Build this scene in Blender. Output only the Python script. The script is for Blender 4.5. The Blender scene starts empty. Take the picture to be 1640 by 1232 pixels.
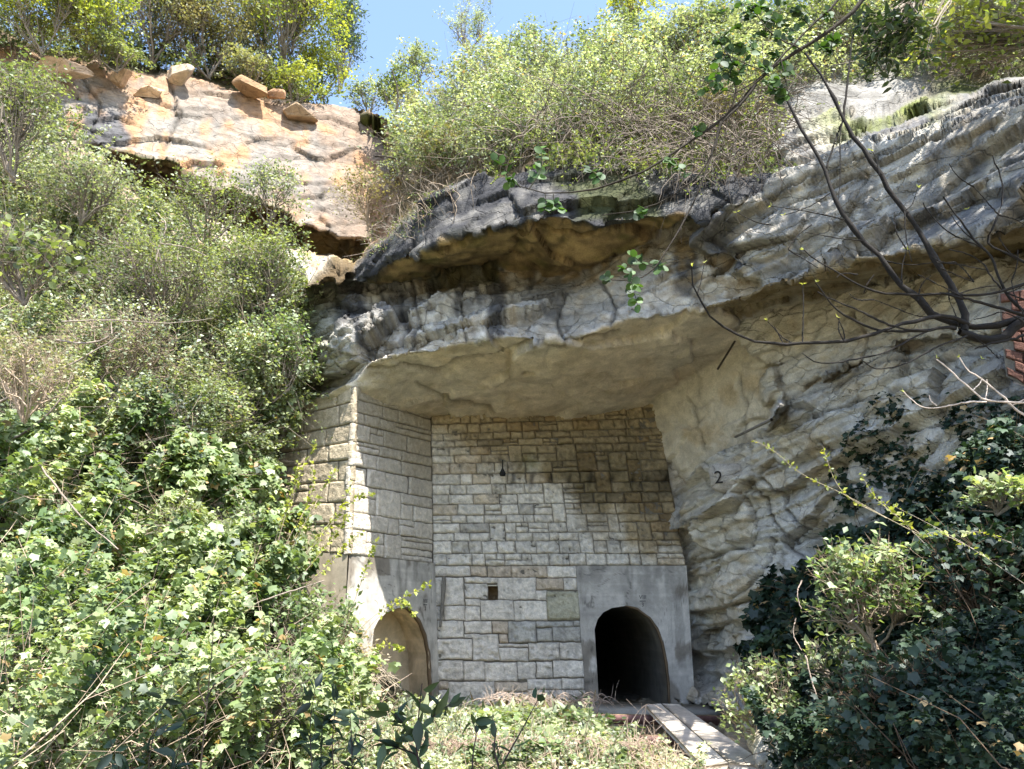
import bpy, math, random
import numpy as np
from mathutils import Vector
R = math.radians
random.seed(7); rng = np.random.default_rng(7)
S = bpy.context.scene
COL = S.collection
# ------------------------------------------------------------------ camera, sky, sun, exposure
PITCH = R(17.3); FPX = 1232.0; CAMZ = 1.6
cam = bpy.data.cameras.new('camera'); cam.sensor_width = 36; cam.lens = 36*FPX/1640
cam.clip_start = .05; cam.clip_end = 2000
camo = bpy.data.objects.new('camera', cam); COL.objects.link(camo)
camo.location = (0, 0, CAMZ); camo.rotation_euler = (math.pi/2+PITCH, 0, 0); S.camera = camo
SUN = np.array([.235, -.39, .89]); SUN /= np.linalg.norm(SUN)
W = bpy.data.worlds.new('World'); S.world = W; W.use_nodes = True
nt = W.node_tree; bg = nt.nodes['Background']; sky = nt.nodes.new('ShaderNodeTexSky')
sky.sky_type = 'NISHITA'; sky.sun_disc = False
sky.sun_elevation = math.asin(SUN[2]); sky.sun_rotation = math.atan2(SUN[0], SUN[1])
sky.air_density = 1.0; sky.dust_density = 1.2; sky.ozone_density = 1.0
nt.links.new(sky.outputs[0], bg.inputs[0]); bg.inputs[1].default_value = .15
sl = bpy.data.lights.new('sun', 'SUN'); sl.energy = 4.8; sl.angle = R(.5); sl.color = (1, .95, .86)
so = bpy.data.objects.new('sun', sl); COL.objects.link(so)
so.rotation_euler = Vector(SUN).to_track_quat('Z', 'Y').to_euler()
S.view_settings.view_transform = 'Standard'; S.view_settings.look = 'None'
S.view_settings.exposure = 1.68; S.view_settings.gamma = 1
S.cycles.max_bounces = 6; S.cycles.diffuse_bounces = 4; S.cycles.transmission_bounces = 3
S.cycles.transparent_max_bounces = 4; S.cycles.caustics_reflective = False; S.cycles.caustics_refractive = False
S.cycles.sample_clamp_indirect = 8
# ------------------------------------------------------------------ helpers
cP, sP = math.cos(PITCH), math.sin(PITCH)
def at(px, py, Y):
    px, py, Y = np.broadcast_arrays(np.asarray(px, float), np.asarray(py, float), np.asarray(Y, float))
    u = (px-820)/FPX; v = (616-py)/FPX
    dy = cP-v*sP; dz = sP+v*cP
    return np.stack([u/dy*Y, Y, CAMZ+dz/dy*Y], -1)
def pxm(Y): return Y/FPX          # metres per pixel, roughly
def h3(ix, iy, iz, seed=0):
    n = (ix.astype(np.int64)*374761393+iy.astype(np.int64)*668265263+iz.astype(np.int64)*2147483647+seed*974634777) & 0xffffffff
    n = ((n ^ (n >> 13))*1274126177) & 0xffffffff
    n = ((n ^ (n >> 16))*2246822519) & 0xffffffff
    return ((n ^ (n >> 15)) & 0xffffff)/float(0xffffff)
def vn(P, seed=0):
    f = np.floor(P); t = P-f; t = t*t*t*(t*(t*6-15)+10); f = f.astype(np.int64); r = 0
    for a in (0, 1):
        wa = t[..., 0] if a else 1-t[..., 0]
        for b in (0, 1):
            wb = t[..., 1] if b else 1-t[..., 1]
            for c in (0, 1):
                wc = t[..., 2] if c else 1-t[..., 2]
                r = r+wa*wb*wc*h3(f[..., 0]+a, f[..., 1]+b, f[..., 2]+c, seed)
    return r
def fbm(P, o=4, seed=0, g=.5, ridge=False):
    s = 0; a = 1; tot = 0; P = np.asarray(P, float)
    for i in range(o):
        n = vn(P*(2.03**i)+i*17.3, seed+i)
        if ridge: n = 1-np.abs(2*n-1)
        s = s+a*n; tot += a; a *= g
    return s/tot
def worley(P, seed=0):
    f = np.floor(P).astype(np.int64)
    F1 = np.full(P.shape[:-1], 9.); F2 = F1.copy(); ID = np.zeros(P.shape[:-1]); DV = np.zeros(P.shape)
    for a in (-1, 0, 1):
        for b in (-1, 0, 1):
            for c in (-1, 0, 1):
                x, y, z = f[..., 0]+a, f[..., 1]+b, f[..., 2]+c
                q = np.stack([x+h3(x, y, z, seed), y+h3(x, y, z, seed+1), z+h3(x, y, z, seed+2)], -1)
                dv = P-q; d = np.sqrt((dv**2).sum(-1)); m = d < F1
                F2 = np.where(m, F1, np.minimum(F2, d)); F1 = np.where(m, d, F1)
                ID = np.where(m, h3(x, y, z, seed+3), ID); DV = np.where(m[..., None], dv, DV)
    return F1, F2, ID, DV
def inpoly(X, Y, poly):
    r = np.zeros(X.shape, bool); n = len(poly)
    for i in range(n):
        x0, y0 = poly[i]; x1, y1 = poly[(i+1) % n]
        if y0 == y1: continue
        r ^= ((y0 > Y) != (y1 > Y)) & (X < (x1-x0)*(Y-y0)/(y1-y0)+x0)
    return r
def tps(pts):
    p = np.array(pts, float); xy = p[:, :2]/500; w = 1/p[:, 2]
    def U(d2): return d2*np.log(d2+1e-9)
    n = len(p); K = U(((xy[:, None]-xy[None])**2).sum(-1))+np.eye(n)*.002
    A = np.zeros((n+3, n+3)); A[:n, :n] = K; A[:n, n] = 1; A[:n, n+1:] = xy; A[n:, :n] = A[:n, n:].T
    sol = np.linalg.solve(A, np.concatenate([w, np.zeros(3)]))
    def f(X, Y):
        X = X/500; Y = Y/500; r = sol[n]+sol[n+1]*X+sol[n+2]*Y
        for i in range(n): r = r+sol[i]*U((X-xy[i, 0])**2+(Y-xy[i, 1])**2)
        return r
    return f
def sm(a, b, x): t = np.clip((x-a)/(b-a), 0, 1); return t*t*(3-2*t)
def mix(a, b, t): return a*(1-t[..., None])+b*t[..., None]
def unit(v): return v/np.maximum(np.linalg.norm(v, axis=-1, keepdims=True), 1e-9)
def mkmesh(name, V, faces, mat, parent=None, col=None, smooth=False, k=None):
    """V (n,3); faces: (m,k) array, or list of index lists"""
    me = bpy.data.meshes.new(name); V = np.asarray(V, np.float32)
    me.vertices.add(len(V)); me.vertices.foreach_set('co', V.ravel())
    if isinstance(faces, np.ndarray):
        m, k = faces.shape; fl = faces.ravel(); st = np.arange(m)*k
    else:
        fl = np.array([i for f in faces for i in f]); ln = [len(f) for f in faces]; m = len(faces)
        st = np.concatenate([[0], np.cumsum(ln)[:-1]])
    me.loops.add(len(fl)); me.loops.foreach_set('vertex_index', fl.astype(np.int32))
    me.polygons.add(m); me.polygons.foreach_set('loop_start', st.astype(np.int32))
    if smooth: me.polygons.foreach_set('use_smooth', np.ones(m, bool))
    me.update(calc_edges=True); me.validate()
    if col is not None:
        ca = me.color_attributes.new('Col', 'FLOAT_COLOR', 'POINT')
        c4 = np.ones((len(V), 4), np.float32); c4[:, :3] = np.clip(col, 0, 1); ca.data.foreach_set('color', c4.ravel())
    me.materials.append(mat)
    o = bpy.data.objects.new(name, me); COL.objects.link(o)
    if parent is not None: o.parent = parent; o.matrix_parent_inverse = parent.matrix_basis.inverted() if False else o.matrix_parent_inverse; o.location = -Vector(parent.location)
    return o
def tag(o, label=None, cat=None, group=None, kind=None):
    if label: o['label'] = label
    if cat: o['category'] = cat
    if group: o['group'] = group
    if kind: o['kind'] = kind
    return o
def thing(name, label, cat, loc, group=None):
    o = bpy.data.objects.new(name, None); COL.objects.link(o); o.location = Vector([float(a) for a in loc]); o.empty_display_size = .1
    return tag(o, label, cat, group)
class MB:
    def __init__(s): s.V = []; s.F = []; s.C = []; s.n = 0
    def add(s, V, F, c=None):
        V = np.asarray(V, float); s.V.append(V); s.F += [[i+s.n for i in f] for f in F]; s.n += len(V)
        s.C.append(np.broadcast_to(np.array((.5, .5, .5) if c is None else c, float), (len(V), 3)))
    def hexa(s, A, B, c=None):   # two quads (4,3) each, matching order
        s.add(np.concatenate([A, B]), [[3, 2, 1, 0], [4, 5, 6, 7], [0, 1, 5, 4], [1, 2, 6, 5], [2, 3, 7, 6], [3, 0, 4, 7]], c)
    def build(s, name, mat, parent=None, smooth=False):
        return mkmesh(name, np.concatenate(s.V), s.F, mat, parent, np.concatenate(s.C), smooth)
# ------------------------------------------------------------------ materials
def mat_new(name):
    m = bpy.data.materials.new(name); m.use_nodes = True; return m, m.node_tree.nodes, m.node_tree.links
def mat_surface(name, scale=6, bump=.5, var=.35, rough=.9, col=None, crack=0, dist=.03, spec=.25, fine=60):
    m, N, L = mat_new(name); b = N['Principled BSDF']; b.inputs['Roughness'].default_value = rough
    b.inputs['Specular IOR Level'].default_value = spec
    tc = N.new('ShaderNodeTexCoord')
    n1 = N.new('ShaderNodeTexNoise'); n1.inputs['Scale'].default_value = scale; n1.inputs['Detail'].default_value = 12; n1.inputs['Roughness'].default_value = .65
    n2 = N.new('ShaderNodeTexNoise'); n2.inputs['Scale'].default_value = fine; n2.inputs['Detail'].default_value = 6
    L.new(tc.outputs['Object'], n1.inputs['Vector']); L.new(tc.outputs['Object'], n2.inputs['Vector'])
    if col is None:
        a = N.new('ShaderNodeAttribute'); a.attribute_name = 'Col'; src = a.outputs['Color']
    else:
        r = N.new('ShaderNodeRGB'); r.outputs[0].default_value = (*col, 1); src = r.outputs[0]
    mr = N.new('ShaderNodeMapRange'); mr.inputs[1].default_value = .3; mr.inputs[2].default_value = .7
    mr.inputs[3].default_value = 1-var; mr.inputs[4].default_value = 1+var*.55
    L.new(n1.outputs[0], mr.inputs[0])
    mr2 = N.new('ShaderNodeMapRange'); mr2.inputs[1].default_value = .3; mr2.inputs[2].default_value = .7
    mr2.inputs[3].default_value = 1-var*.5; mr2.inputs[4].default_value = 1+var*.3
    L.new(n2.outputs[0], mr2.inputs[0])
    mu = N.new('ShaderNodeMath'); mu.operation = 'MULTIPLY'; L.new(mr.outputs[0], mu.inputs[0]); L.new(mr2.outputs[0], mu.inputs[1])
    vm = N.new('ShaderNodeVectorMath'); vm.operation = 'SCALE'; L.new(src, vm.inputs[0]); L.new(mu.outputs[0], vm.inputs['Scale'])
    L.new(vm.outputs[0], b.inputs['Base Color'])
    ad = N.new('ShaderNodeMath'); ad.operation = 'MULTIPLY_ADD'; ad.inputs[1].default_value = .35
    L.new(n2.outputs[0], ad.inputs[0]); L.new(n1.outputs[0], ad.inputs[2]); hgt = ad.outputs[0]
    if crack:
        mpg = N.new('ShaderNodeMapping'); mpg.inputs['Scale'].default_value = (1, 1, 2.2); mpg.inputs['Rotation'].default_value = (0, .2, 0); L.new(tc.outputs['Object'], mpg.inputs[0])
        nd = N.new('ShaderNodeTexNoise'); nd.inputs['Scale'].default_value = 1.3; nd.inputs['Detail'].default_value = 5; L.new(tc.outputs['Object'], nd.inputs['Vector'])
        mp = N.new('ShaderNodeMixRGB'); mp.blend_type = 'LINEAR_LIGHT'; mp.inputs[0].default_value = .45; L.new(mpg.outputs[0], mp.inputs[1]); L.new(nd.outputs['Color'], mp.inputs[2])
        for sc_, wd, dp, ch in ((crack*.4, .025, .6, .45), (crack*1.5, .03, .12, .2)):
            vo = N.new('ShaderNodeTexVoronoi'); vo.feature = 'DISTANCE_TO_EDGE'; vo.inputs['Scale'].default_value = sc_; L.new(mp.outputs[0], vo.inputs['Vector'])
            cr = N.new('ShaderNodeMapRange'); cr.inputs[2].default_value = wd; cr.inputs[3].default_value = -dp; cr.inputs[4].default_value = 0; L.new(vo.outputs['Distance'], cr.inputs[0])
            vc = N.new('ShaderNodeTexVoronoi'); vc.inputs['Scale'].default_value = sc_; L.new(mp.outputs[0], vc.inputs['Vector'])
            cm = N.new('ShaderNodeMath'); cm.operation = 'MULTIPLY_ADD'; cm.inputs[1].default_value = ch; sp_ = N.new('ShaderNodeSeparateColor'); L.new(vc.outputs['Color'], sp_.inputs[0]); L.new(sp_.outputs[0], cm.inputs[0]); L.new(cr.outputs[0], cm.inputs[2])
            a2 = N.new('ShaderNodeMath'); a2.operation = 'ADD'; L.new(hgt, a2.inputs[0]); L.new(cm.outputs[0], a2.inputs[1]); hgt = a2.outputs[0]
    bp = N.new('ShaderNodeBump'); bp.inputs['Strength'].default_value = bump; bp.inputs['Distance'].default_value = dist
    L.new(hgt, bp.inputs['Height']); L.new(bp.outputs[0], b.inputs['Normal'])
    return m
def mat_leaf(name, trans=.42, gloss=.045):
    m, N, L = mat_new(name); out = N['Material Output']; N.remove(N['Principled BSDF'])
    a = N.new('ShaderNodeAttribute'); a.attribute_name = 'Col'
    d = N.new('ShaderNodeBsdfDiffuse'); t = N.new('ShaderNodeBsdfTranslucent'); g = N.new('ShaderNodeBsdfGlossy'); g.inputs['Roughness'].default_value = .55
    g.inputs['Color'].default_value = (.9, .95, 1, 1)
    tm = N.new('ShaderNodeVectorMath'); tm.operation = 'MULTIPLY'; tm.inputs[1].default_value = (1.3, 1.32, .6)
    L.new(a.outputs['Color'], d.inputs[0]); L.new(a.outputs['Color'], tm.inputs[0]); L.new(tm.outputs[0], t.inputs[0])
    m1 = N.new('ShaderNodeMixShader'); m1.inputs[0].default_value = trans; L.new(d.outputs[0], m1.inputs[1]); L.new(t.outputs[0], m1.inputs[2])
    m2 = N.new('ShaderNodeMixShader'); m2.inputs[0].default_value = gloss; L.new(m1.outputs[0], m2.inputs[1]); L.new(g.outputs[0], m2.inputs[2])
    L.new(m2.outputs[0], out.inputs[0]); return m
M_rock = mat_surface('limestone', 4, .85, .34, .92, crack=3.1, dist=.06, fine=40)
M_rock2 = mat_surface('smooth_limestone', 3.4, 1., .30, .92, dist=.05, fine=30)
M_soil = mat_surface('soil', 4, .9, .5, .95, dist=.05)
M_stone = mat_surface('cut_stone', 10, 1., .30, .9, dist=.05, fine=38)
M_mortar = mat_surface('dark_joint', 12, .6, .4, .95, col=(.17, .15, .12))
M_plaster = mat_surface('plaster', 2.6, .5, .32, .85, dist=.01, fine=90)
M_steel = mat_surface('rusty_steel', 7, .4, .5, .7, dist=.01)
M_wood = mat_surface('weathered_wood', 8, .4, .3, .85, dist=.01)
M_bark = mat_surface('bark', 30, .6, .35, .85, dist=.01)
M_paint = mat_surface('black_paint', 30, .1, .3, .7, col=(.02, .018, .016), dist=.003)
M_leaf = mat_leaf('leaf'); M_leafd = mat_leaf('leaf_glossy', .22, .035)
M_brick = mat_surface('red_brick', 8, .5, .4, .9, dist=.01)
# ------------------------------------------------------------------ relief: cliffs, cave, hillside and ground as one surveyed surface
def axis(a0, a1, lo, hi, fine, coarse):
    l = np.arange(lo, a0, coarse); m = np.arange(a0, a1, fine); h = np.arange(a1, hi+coarse, coarse); return np.concatenate([l, m, h])
GX = axis(-12, 1652, -380, 2040, 2.7, 11); GY = axis(-12, 1244, -330, 1560, 2.7, 11)
PX, PY = np.meshgrid(GX, GY)
q = np.stack([PX/70, PY/70, PX*0], -1); q2 = np.stack([PX/17, PY/17, PX*0], -1)
WX = PX+26*(fbm(q, 3, 1)-.5)+9*(fbm(q2, 2, 2)-.5); WY = PY+26*(fbm(q, 3, 5)-.5)+12*(fbm(q2, 2, 6)-.5)
REG = []
def reg(name, poly, pts, rough, warp=True): REG.append((name, poly, pts if callable(pts) else tps(pts), rough, warp))
BIG = [(-900, -900), (3000, -900), (3000, 3000), (-900, 3000)]
reg('hill', BIG, [(850, 290, 14.2), (1100, 300, 13.6), (650, 330, 17), (850, 150, 18.5), (1100, 100, 19), (700, 200, 20), (1300, 0, 20), (900, 0, 24), (600, 150, 27),
    (1300, 180, 16), (1500, 60, 17), (1640, 150, 14), (1640, 0, 15), (1990, 0, 12), (1990, -300, 16), (900, -300, 34), (-300, -300, 30), (0, 0, 24), (400, 0, 30), (300, 100, 27)], .35)
C_pts = [(-300, 200, 17), (150, 260, 20.5), (250, 350, 20), (400, 390, 21), (520, 410, 20), (480, 500, 17.5), (480, 640, 16), (300, 500, 17), (100, 450, 16), (0, 400, 15), (-300, 400, 12),
    (0, 600, 13), (200, 650, 14.5), (400, 720, 15.7), (440, 850, 15.6), (300, 760, 13.5), (0, 760, 10.5), (-300, 760, 7.5), (450, 950, 15), (300, 1000, 11.5), (0, 1000, 8), (560, 1050, 14.8),
    (560, 1232, 9.6), (300, 1232, 7.5), (0, 1232, 5.2), (-300, 1232, 3.8), (-300, 1500, 2.6), (300, 1500, 4.5), (560, 1500, 5.5)]
A_pts = [(-300, 60, 18), (0, 80, 20.5), (0, 180, 20), (250, 120, 23.5), (250, 250, 22.3), (400, 130, 25), (400, 300, 23.3), (600, 190, 27), (560, 380, 24.3), (640, 300, 25.8)]
fA = tps(A_pts)
reg('cave', [(430, 600), (1120, 600), (1240, 700), (1230, 1190), (640, 1190), (420, 1160)], [(440, 700, 18.4), (440, 1100, 18), (560, 700, 17.5), (560, 1100, 17.3), (700, 700, 19.3), (700, 1100, 19.2), (1050, 700, 19.2), (1100, 1100, 18.4), (1200, 800, 16.6), (1200, 1150, 15.8), (900, 900, 19.4)], .10)
reg('left', [(-900, 150), (130, 235), (250, 335), (400, 380), (530, 410), (480, 470), (495, 640), (470, 690), (432, 720), (440, 900), (560, 1000), (600, 1090), (640, 1110), (560, 1232), (560, 3000), (-900, 3000)], C_pts, .3)
reg('orange', [(-900, 0), (0, 55), (60, 85), (120, 98), (200, 122), (240, 128), (270, 118), (330, 132), (400, 150), (500, 172), (560, 176), (600, 182), (640, 210), (652, 300), (600, 395), (560, 392), (520, 372), (460, 330), (400, 303), (330, 285), (250, 258), (190, 246), (140, 228), (0, 215), (-900, 180)], A_pts, .09)
reg('recess', [(130, 228), (190, 252), (260, 272), (330, 293), (400, 312), (460, 336), (540, 380), (600, 392), (570, 420), (530, 412), (470, 400), (400, 392), (330, 360), (250, 345), (190, 290)], lambda X, Y: 1/(1/fA(X, Y)+2.2-.0*Y), .3)
D_pts = [(560, 440, 16.2), (640, 360, 15), (700, 390, 14), (850, 345, 13.3), (1090, 345, 13), (760, 290, 14.6), (980, 275, 14), (1220, 290, 12.8)]
reg('dark', [(540, 455), (590, 400), (640, 352), (700, 315), (760, 285), (860, 262), (980, 268), (1100, 280), (1240, 270), (1225, 320), (1130, 348), (1085, 360), (960, 372), (850, 352), (760, 376), (700, 398), (620, 432), (575, 455)], D_pts, .13)
reg('under', [(560, 462), (620, 430), (700, 396), (760, 374), (850, 348), (960, 368), (1090, 345), (1100, 372), (1030, 395), (950, 440), (880, 444), (800, 428), (700, 442), (580, 462)],
    [(580, 458, 16.5), (700, 396, 14.1), (850, 350, 13.4), (1090, 350, 13.1), (700, 440, 16.1), (800, 425, 15.8), (880, 442, 15.8), (950, 437, 15.4), (1030, 390, 14.6)], .13)
EB = [(500, 640), (535, 618), (565, 604), (582, 578), (640, 572), (700, 566), (730, 548), (820, 541), (870, 550), (918, 550), (960, 530), (1010, 511), (1090, 500), (1160, 490), (1225, 468)]
reg('band', [(470, 470), (520, 458), (580, 450), (700, 440), (800, 425), (880, 443), (950, 437), (1030, 388), (1100, 350), (1180, 350), (1230, 440)]+EB[::-1]+[(480, 650)],
    [(490, 470, 17), (580, 452, 16.7), (700, 442, 16.3), (880, 443, 15.9), (1030, 392, 14.7), (1100, 370, 14), (1180, 400, 13.6), (490, 640, 16.4), (560, 602, 15.6), (580, 575, 15.2),
     (700, 562, 14.8), (820, 540, 14.4), (910, 548, 14.3), (1010, 510, 14.0), (1090, 500, 13.8), (1200, 470, 13.4)], .36)
reg('soffit', EB+[(1260, 500), (1230, 560), (1120, 610), (1045, 655), (1000, 760), (720, 760), (640, 700), (565, 640), (480, 700), (440, 690), (470, 655)],
    [(490, 642, 16.3), (560, 602, 15.5), (700, 562, 14.9), (820, 540, 14.45), (910, 548, 14.35), (1010, 510, 14.05), (1090, 500, 13.9), (1200, 478, 13.6), (475, 662, 17.2), (568, 626, 15.7), (690, 668, 18.5), (760, 672, 18.7),
     (1040, 652, 18.6), (1110, 602, 17.2), (1190, 552, 15.6), (820, 620, 16.8), (600, 610, 15.6)], .075)
reg('flank', [(1040, 648), (1110, 598), (1190, 546), (1260, 520), (1330, 620), (1250, 640), (1235, 690), (1135, 745), (1100, 775), (1060, 720)],
    [(1040, 650, 18.6), (1110, 602, 17.2), (1190, 550, 15.7), (1280, 625, 15.0), (1100, 770, 18.2), (1150, 700, 17), (1240, 540, 15)], .07)
reg('strata', [(1190, 546), (1160, 500), (1240, 490), (1400, 450), (1640, 398), (2100, 320), (2100, 470), (1640, 520), (1560, 535), (1440, 563), (1300, 615), (1262, 640), (1230, 640), (1240, 590)],
    [(1200, 510, 15.0), (1240, 560, 15), (1270, 630, 14.8), (1450, 440, 12.9), (1450, 545, 12.5), (1640, 400, 10.9), (1640, 500, 10.3), (2000, 340, 8.2), (2000, 470, 7.8)], .15)
G_pts = [(1100, 790, 18.1), (1150, 760, 16.8), (1250, 690, 15), (1280, 650, 14.6), (1280, 850, 15.0), (1110, 900, 18.1), (1115, 1130, 17.8), (1200, 950, 15.8), (1180, 1130, 15.6), (1400, 640, 13), (1640, 600, 10.2), (1300, 1000, 13.5),
    (1640, 900, 8.5), (1400, 1100, 10.5), (1300, 1232, 9), (1640, 1232, 5.5), (1990, 900, 6), (1990, 1232, 4.2), (1990, 600, 7.8), (1640, 1500, 3.6), (1180, 1232, 10.8), (1180, 1500, 5.5), (1990, 1500, 2.8)]
reg('right', [(1135, 742), (1235, 688), (1262, 636), (1440, 558), (1560, 532), (1640, 515), (2100, 465), (3000, 460), (3000, 3000), (1180, 3000), (1200, 1180), (1125, 1130), (1080, 1000), (1085, 900), (1098, 770)], G_pts, .24)
reg('slab', [(1095, 378), (1130, 342), (1225, 312), (1232, 285), (1400, 240), (1640, 175), (2100, 70), (2100, 330), (1640, 372), (1500, 398), (1380, 424), (1225, 478), (1190, 440)],
    [(1110, 380, 13.6), (1220, 300, 12.6), (1220, 460, 12.7), (1400, 250, 11.7), (1400, 415, 11.0), (1640, 180, 10), (1640, 360, 9.2), (2000, 90, 8), (2000, 300, 7)], .26)
reg('ochre', [(1130, 500), (1220, 466), (1380, 416), (1500, 392), (1640, 364), (2100, 300), (2100, 335), (1640, 396), (1500, 425), (1400, 450), (1250, 494), (1180, 512)],
    [(1220, 468, 12.9), (1640, 364, 9.3), (2000, 314, 7.1), (1240, 498, 14.7), (1640, 400, 10.9), (2000, 345, 8.2), (1140, 500, 13.9)], .1)
reg('top', [(1232, 288), (1245, 200), (1420, 185), (1500, 150), (1640, 125), (2100, 0), (2100, 72), (1640, 178), (1400, 243)],
    [(1230, 285, 13.2), (1250, 200, 14.8), (1420, 190, 13.2), (1640, 130, 11.6), (1640, 175, 10.3), (2000, 50, 9.2), (2000, 90, 8.3)], .25)
def ginv(X, Y):
    v = (616-Y)/FPX; t = (sP+v*cP)/(cP-v*sP); return np.where(t < -.02, -t/1.78, .012)
reg('ground', [(600, 1108), (700, 1120), (940, 1118), (1130, 1118), (1200, 1145), (1215, 1232), (1180, 3000), (555, 3000), (560, 1232), (630, 1112)], ginv, .1)
inv = np.zeros(PX.shape); rid = np.zeros(PX.shape, int); ra = np.zeros(PX.shape)
for k, (nm, poly, f, rr, wp) in enumerate(REG):
    m = inpoly(WX, WY, poly)
    if nm in ('soffit', 'flank'):
        m &= True
    if not m.any(): continue
    if nm == 'recess': val = 1/(1/fA(PX, PY)+2.2)
    else: val = f(PX, PY)
    inv[m] = val[m]; rid[m] = k; ra[m] = rr
RN = {r[0]: i for i, r in enumerate(REG)}
def box(a, n=1):
    for _ in range(n):
        b = np.pad(a, 1, mode='edge'); a = (b[:-2, 1:-1]+b[2:, 1:-1]+b[1:-1, :-2]+b[1:-1, 2:]+2*b[1:-1, 1:-1])/6
    return a
ra = np.where(rid == RN['band'], .30-.20*sm(780, 900, PX)+.08*sm(1080, 1180, PX), ra)
inv = np.clip(inv, 1/45., 1/2.2); inv = box(inv, 2); ra = box(ra, 8)
def isr(*n): return np.isin(rid, [RN[a] for a in n])
P0 = at(PX, PY, 1/inv)
# pit under the beams
pit = inpoly(WX, WY, [(940, 1146), (1150, 1150), (1170, 1200), (1110, 1222), (1050, 1205), (980, 1180)])
# long-wave shape for normals
Ps = P0.copy()
for c in range(3): Ps[..., c] = box(P0[..., c], 6)
du = np.gradient(Ps, axis=1); dv = np.gradient(Ps, axis=0); NR = unit(np.cross(dv, du))
flip = (NR*(Ps-np.array([0, 0, CAMZ]))).sum(-1) > 0; NR[flip] *= -1
# strata coordinates (beds dip down to the left)
T = P0.copy(); bed = P0[..., 2]-.22*P0[..., 0]+.05*P0[..., 1]
Qs = np.stack([P0[..., 0]*.62, P0[..., 1]*.62, bed*1.5], -1)+.5*np.stack([fbm(P0*.9, 2, 31), fbm(P0*.9, 2, 37), fbm(P0*.9, 2, 41)], -1)
F1, F2, ID, DVv = worley(Qs*.75, 3)
f1, f2, id2, dv2 = worley(Qs*1.9+3.1, 9)
e1, e2, id3, dv3 = worley(Qs*4.6+7.7, 15)
def hh(i, k): return h3((i*99991).astype(np.int64), (i*771+k).astype(np.int64), (i*0+k).astype(np.int64))-.5
def fac(i, d, k, a=1.6): return (i-.5)+a*(d[..., 0]*hh(i, k)+d[..., 1]*hh(i, k+1)+1.2*d[..., 2]*hh(i, k+2))
crk = 1-sm(0, .07, F2-F1); crk2 = 1-sm(0, .08, f2-f1)
bw = bed+.55*(fbm(P0*.35, 3, 51)-.5)+.12*(fbm(P0*1.6, 2, 52)-.5)
def beds(z, per, seed):     # irregular beds: each with its own overhang, sharp lower lip
    k = np.floor(z/per); t = z/per-k; a = h3(k.astype(np.int64), (k*0).astype(np.int64), (k*0).astype(np.int64), seed); return (a-.5)+.55*(t*(1-sm(.93, 1, t))-.4)*-1
bd = beds(bw, .95, 5)*.75+beds(bw+.3, .37, 6)*.3
rough = fbm(P0*1.1, 5, 61)-.5
disp = ra*(1.25*fac(ID, DVv, 3, 3.0)+.42*fac(id2, dv2, 5, 2.2)+.13*fac(id3, dv3, 7, 2.)-.28*crk-.12*crk2+.38*rough+.07*(fbm(P0*5, 4, 67, .6, True)-.5))
CRACKS = [[(585, 598), (650, 590), (700, 598), (730, 580), (790, 568), (850, 546), (900, 553), (950, 540), (992, 532)], [(670, 615), (700, 630), (740, 642), (795, 656)], [(1225, 325), (1300, 290), (1400, 262), (1500, 228), (1640, 175)],
 [(1270, 643), (1350, 622), (1440, 590), (1500, 577), (1650, 560)], [(1265, 690), (1330, 662), (1400, 642), (1500, 640)], [(1350, 722), (1450, 690), (1560, 668), (1650, 655)], [(1125, 748), (1180, 715), (1235, 690), (1264, 640)], [(700, 397), (760, 373), (850, 362), (930, 378), (1000, 362)],
 [(1205, 770), (1240, 830), (1270, 868)], [(1225, 765), (1262, 815), (1290, 850)], [(1110, 900), (1180, 880), (1260, 862), (1330, 850)], [(1320, 705), (1350, 760), (1365, 830)], [(1440, 700), (1452, 760), (1480, 830)], [(1180, 600), (1195, 660), (1190, 700)], [(1100, 640), (1118, 690), (1130, 720)],
 [(1100, 840), (1180, 820), (1210, 770)], [(1180, 960), (1230, 920), (1245, 870)], [(1380, 600), (1386, 540), (1370, 500)], [(270, 130), (290, 180), (262, 240)], [(130, 120), (160, 170), (150, 215)], [(590, 470), (600, 520), (580, 570)], [(660, 450), (672, 520), (650, 565)], [(745, 450), (740, 500), (750, 545)], [(905, 470), (890, 510), (905, 545)], [(960, 450), (985, 490), (975, 520)]]
cw = np.zeros(PX.shape); cq = 9*(np.stack([fbm(q2, 2, 22), fbm(q2, 2, 23)], -1)-.5)
for L_ in CRACKS:
    for (x0, y0), (x1, y1) in zip(L_[:-1], L_[1:]):
        sl_ = (slice(np.searchsorted(GY, min(y0, y1)-14), np.searchsorted(GY, max(y0, y1)+14)), slice(np.searchsorted(GX, min(x0, x1)-14), np.searchsorted(GX, max(x0, x1)+14)))
        X_, Y_ = PX[sl_]+cq[sl_][..., 0], PY[sl_]+cq[sl_][..., 1]; t = np.clip(((X_-x0)*(x1-x0)+(Y_-y0)*(y1-y0))/((x1-x0)**2+(y1-y0)**2), 0, 1); d_ = np.hypot(X_-x0-t*(x1-x0), Y_-y0-t*(y1-y0)); cw[sl_] = np.maximum(cw[sl_], 1-sm(.6, 2.9, d_))
disp -= cw*np.where(isr('flank', 'soffit'), .05, .12)
disp += np.where(isr('band'), ra*(.12*fac(id3, dv3, 7, 2.2)-.15*crk2), 0)
disp += np.where(isr('strata', 'right', 'slab', 'top'), bd*ra*np.where(isr('slab', 'top'), .75, 2.1), 0)
disp = np.where(isr('hill'), 1.1*(fbm(P0*.5, 5, 62)-.5), disp)
disp = np.where(isr('ground'), .10*(fbm(P0*.8, 4, 71)-.5)-.55*box(pit.astype(float), 3), disp)
dz = NR.copy(); g = isr('ground'); dz[g] = (0, 0, 1)
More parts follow.
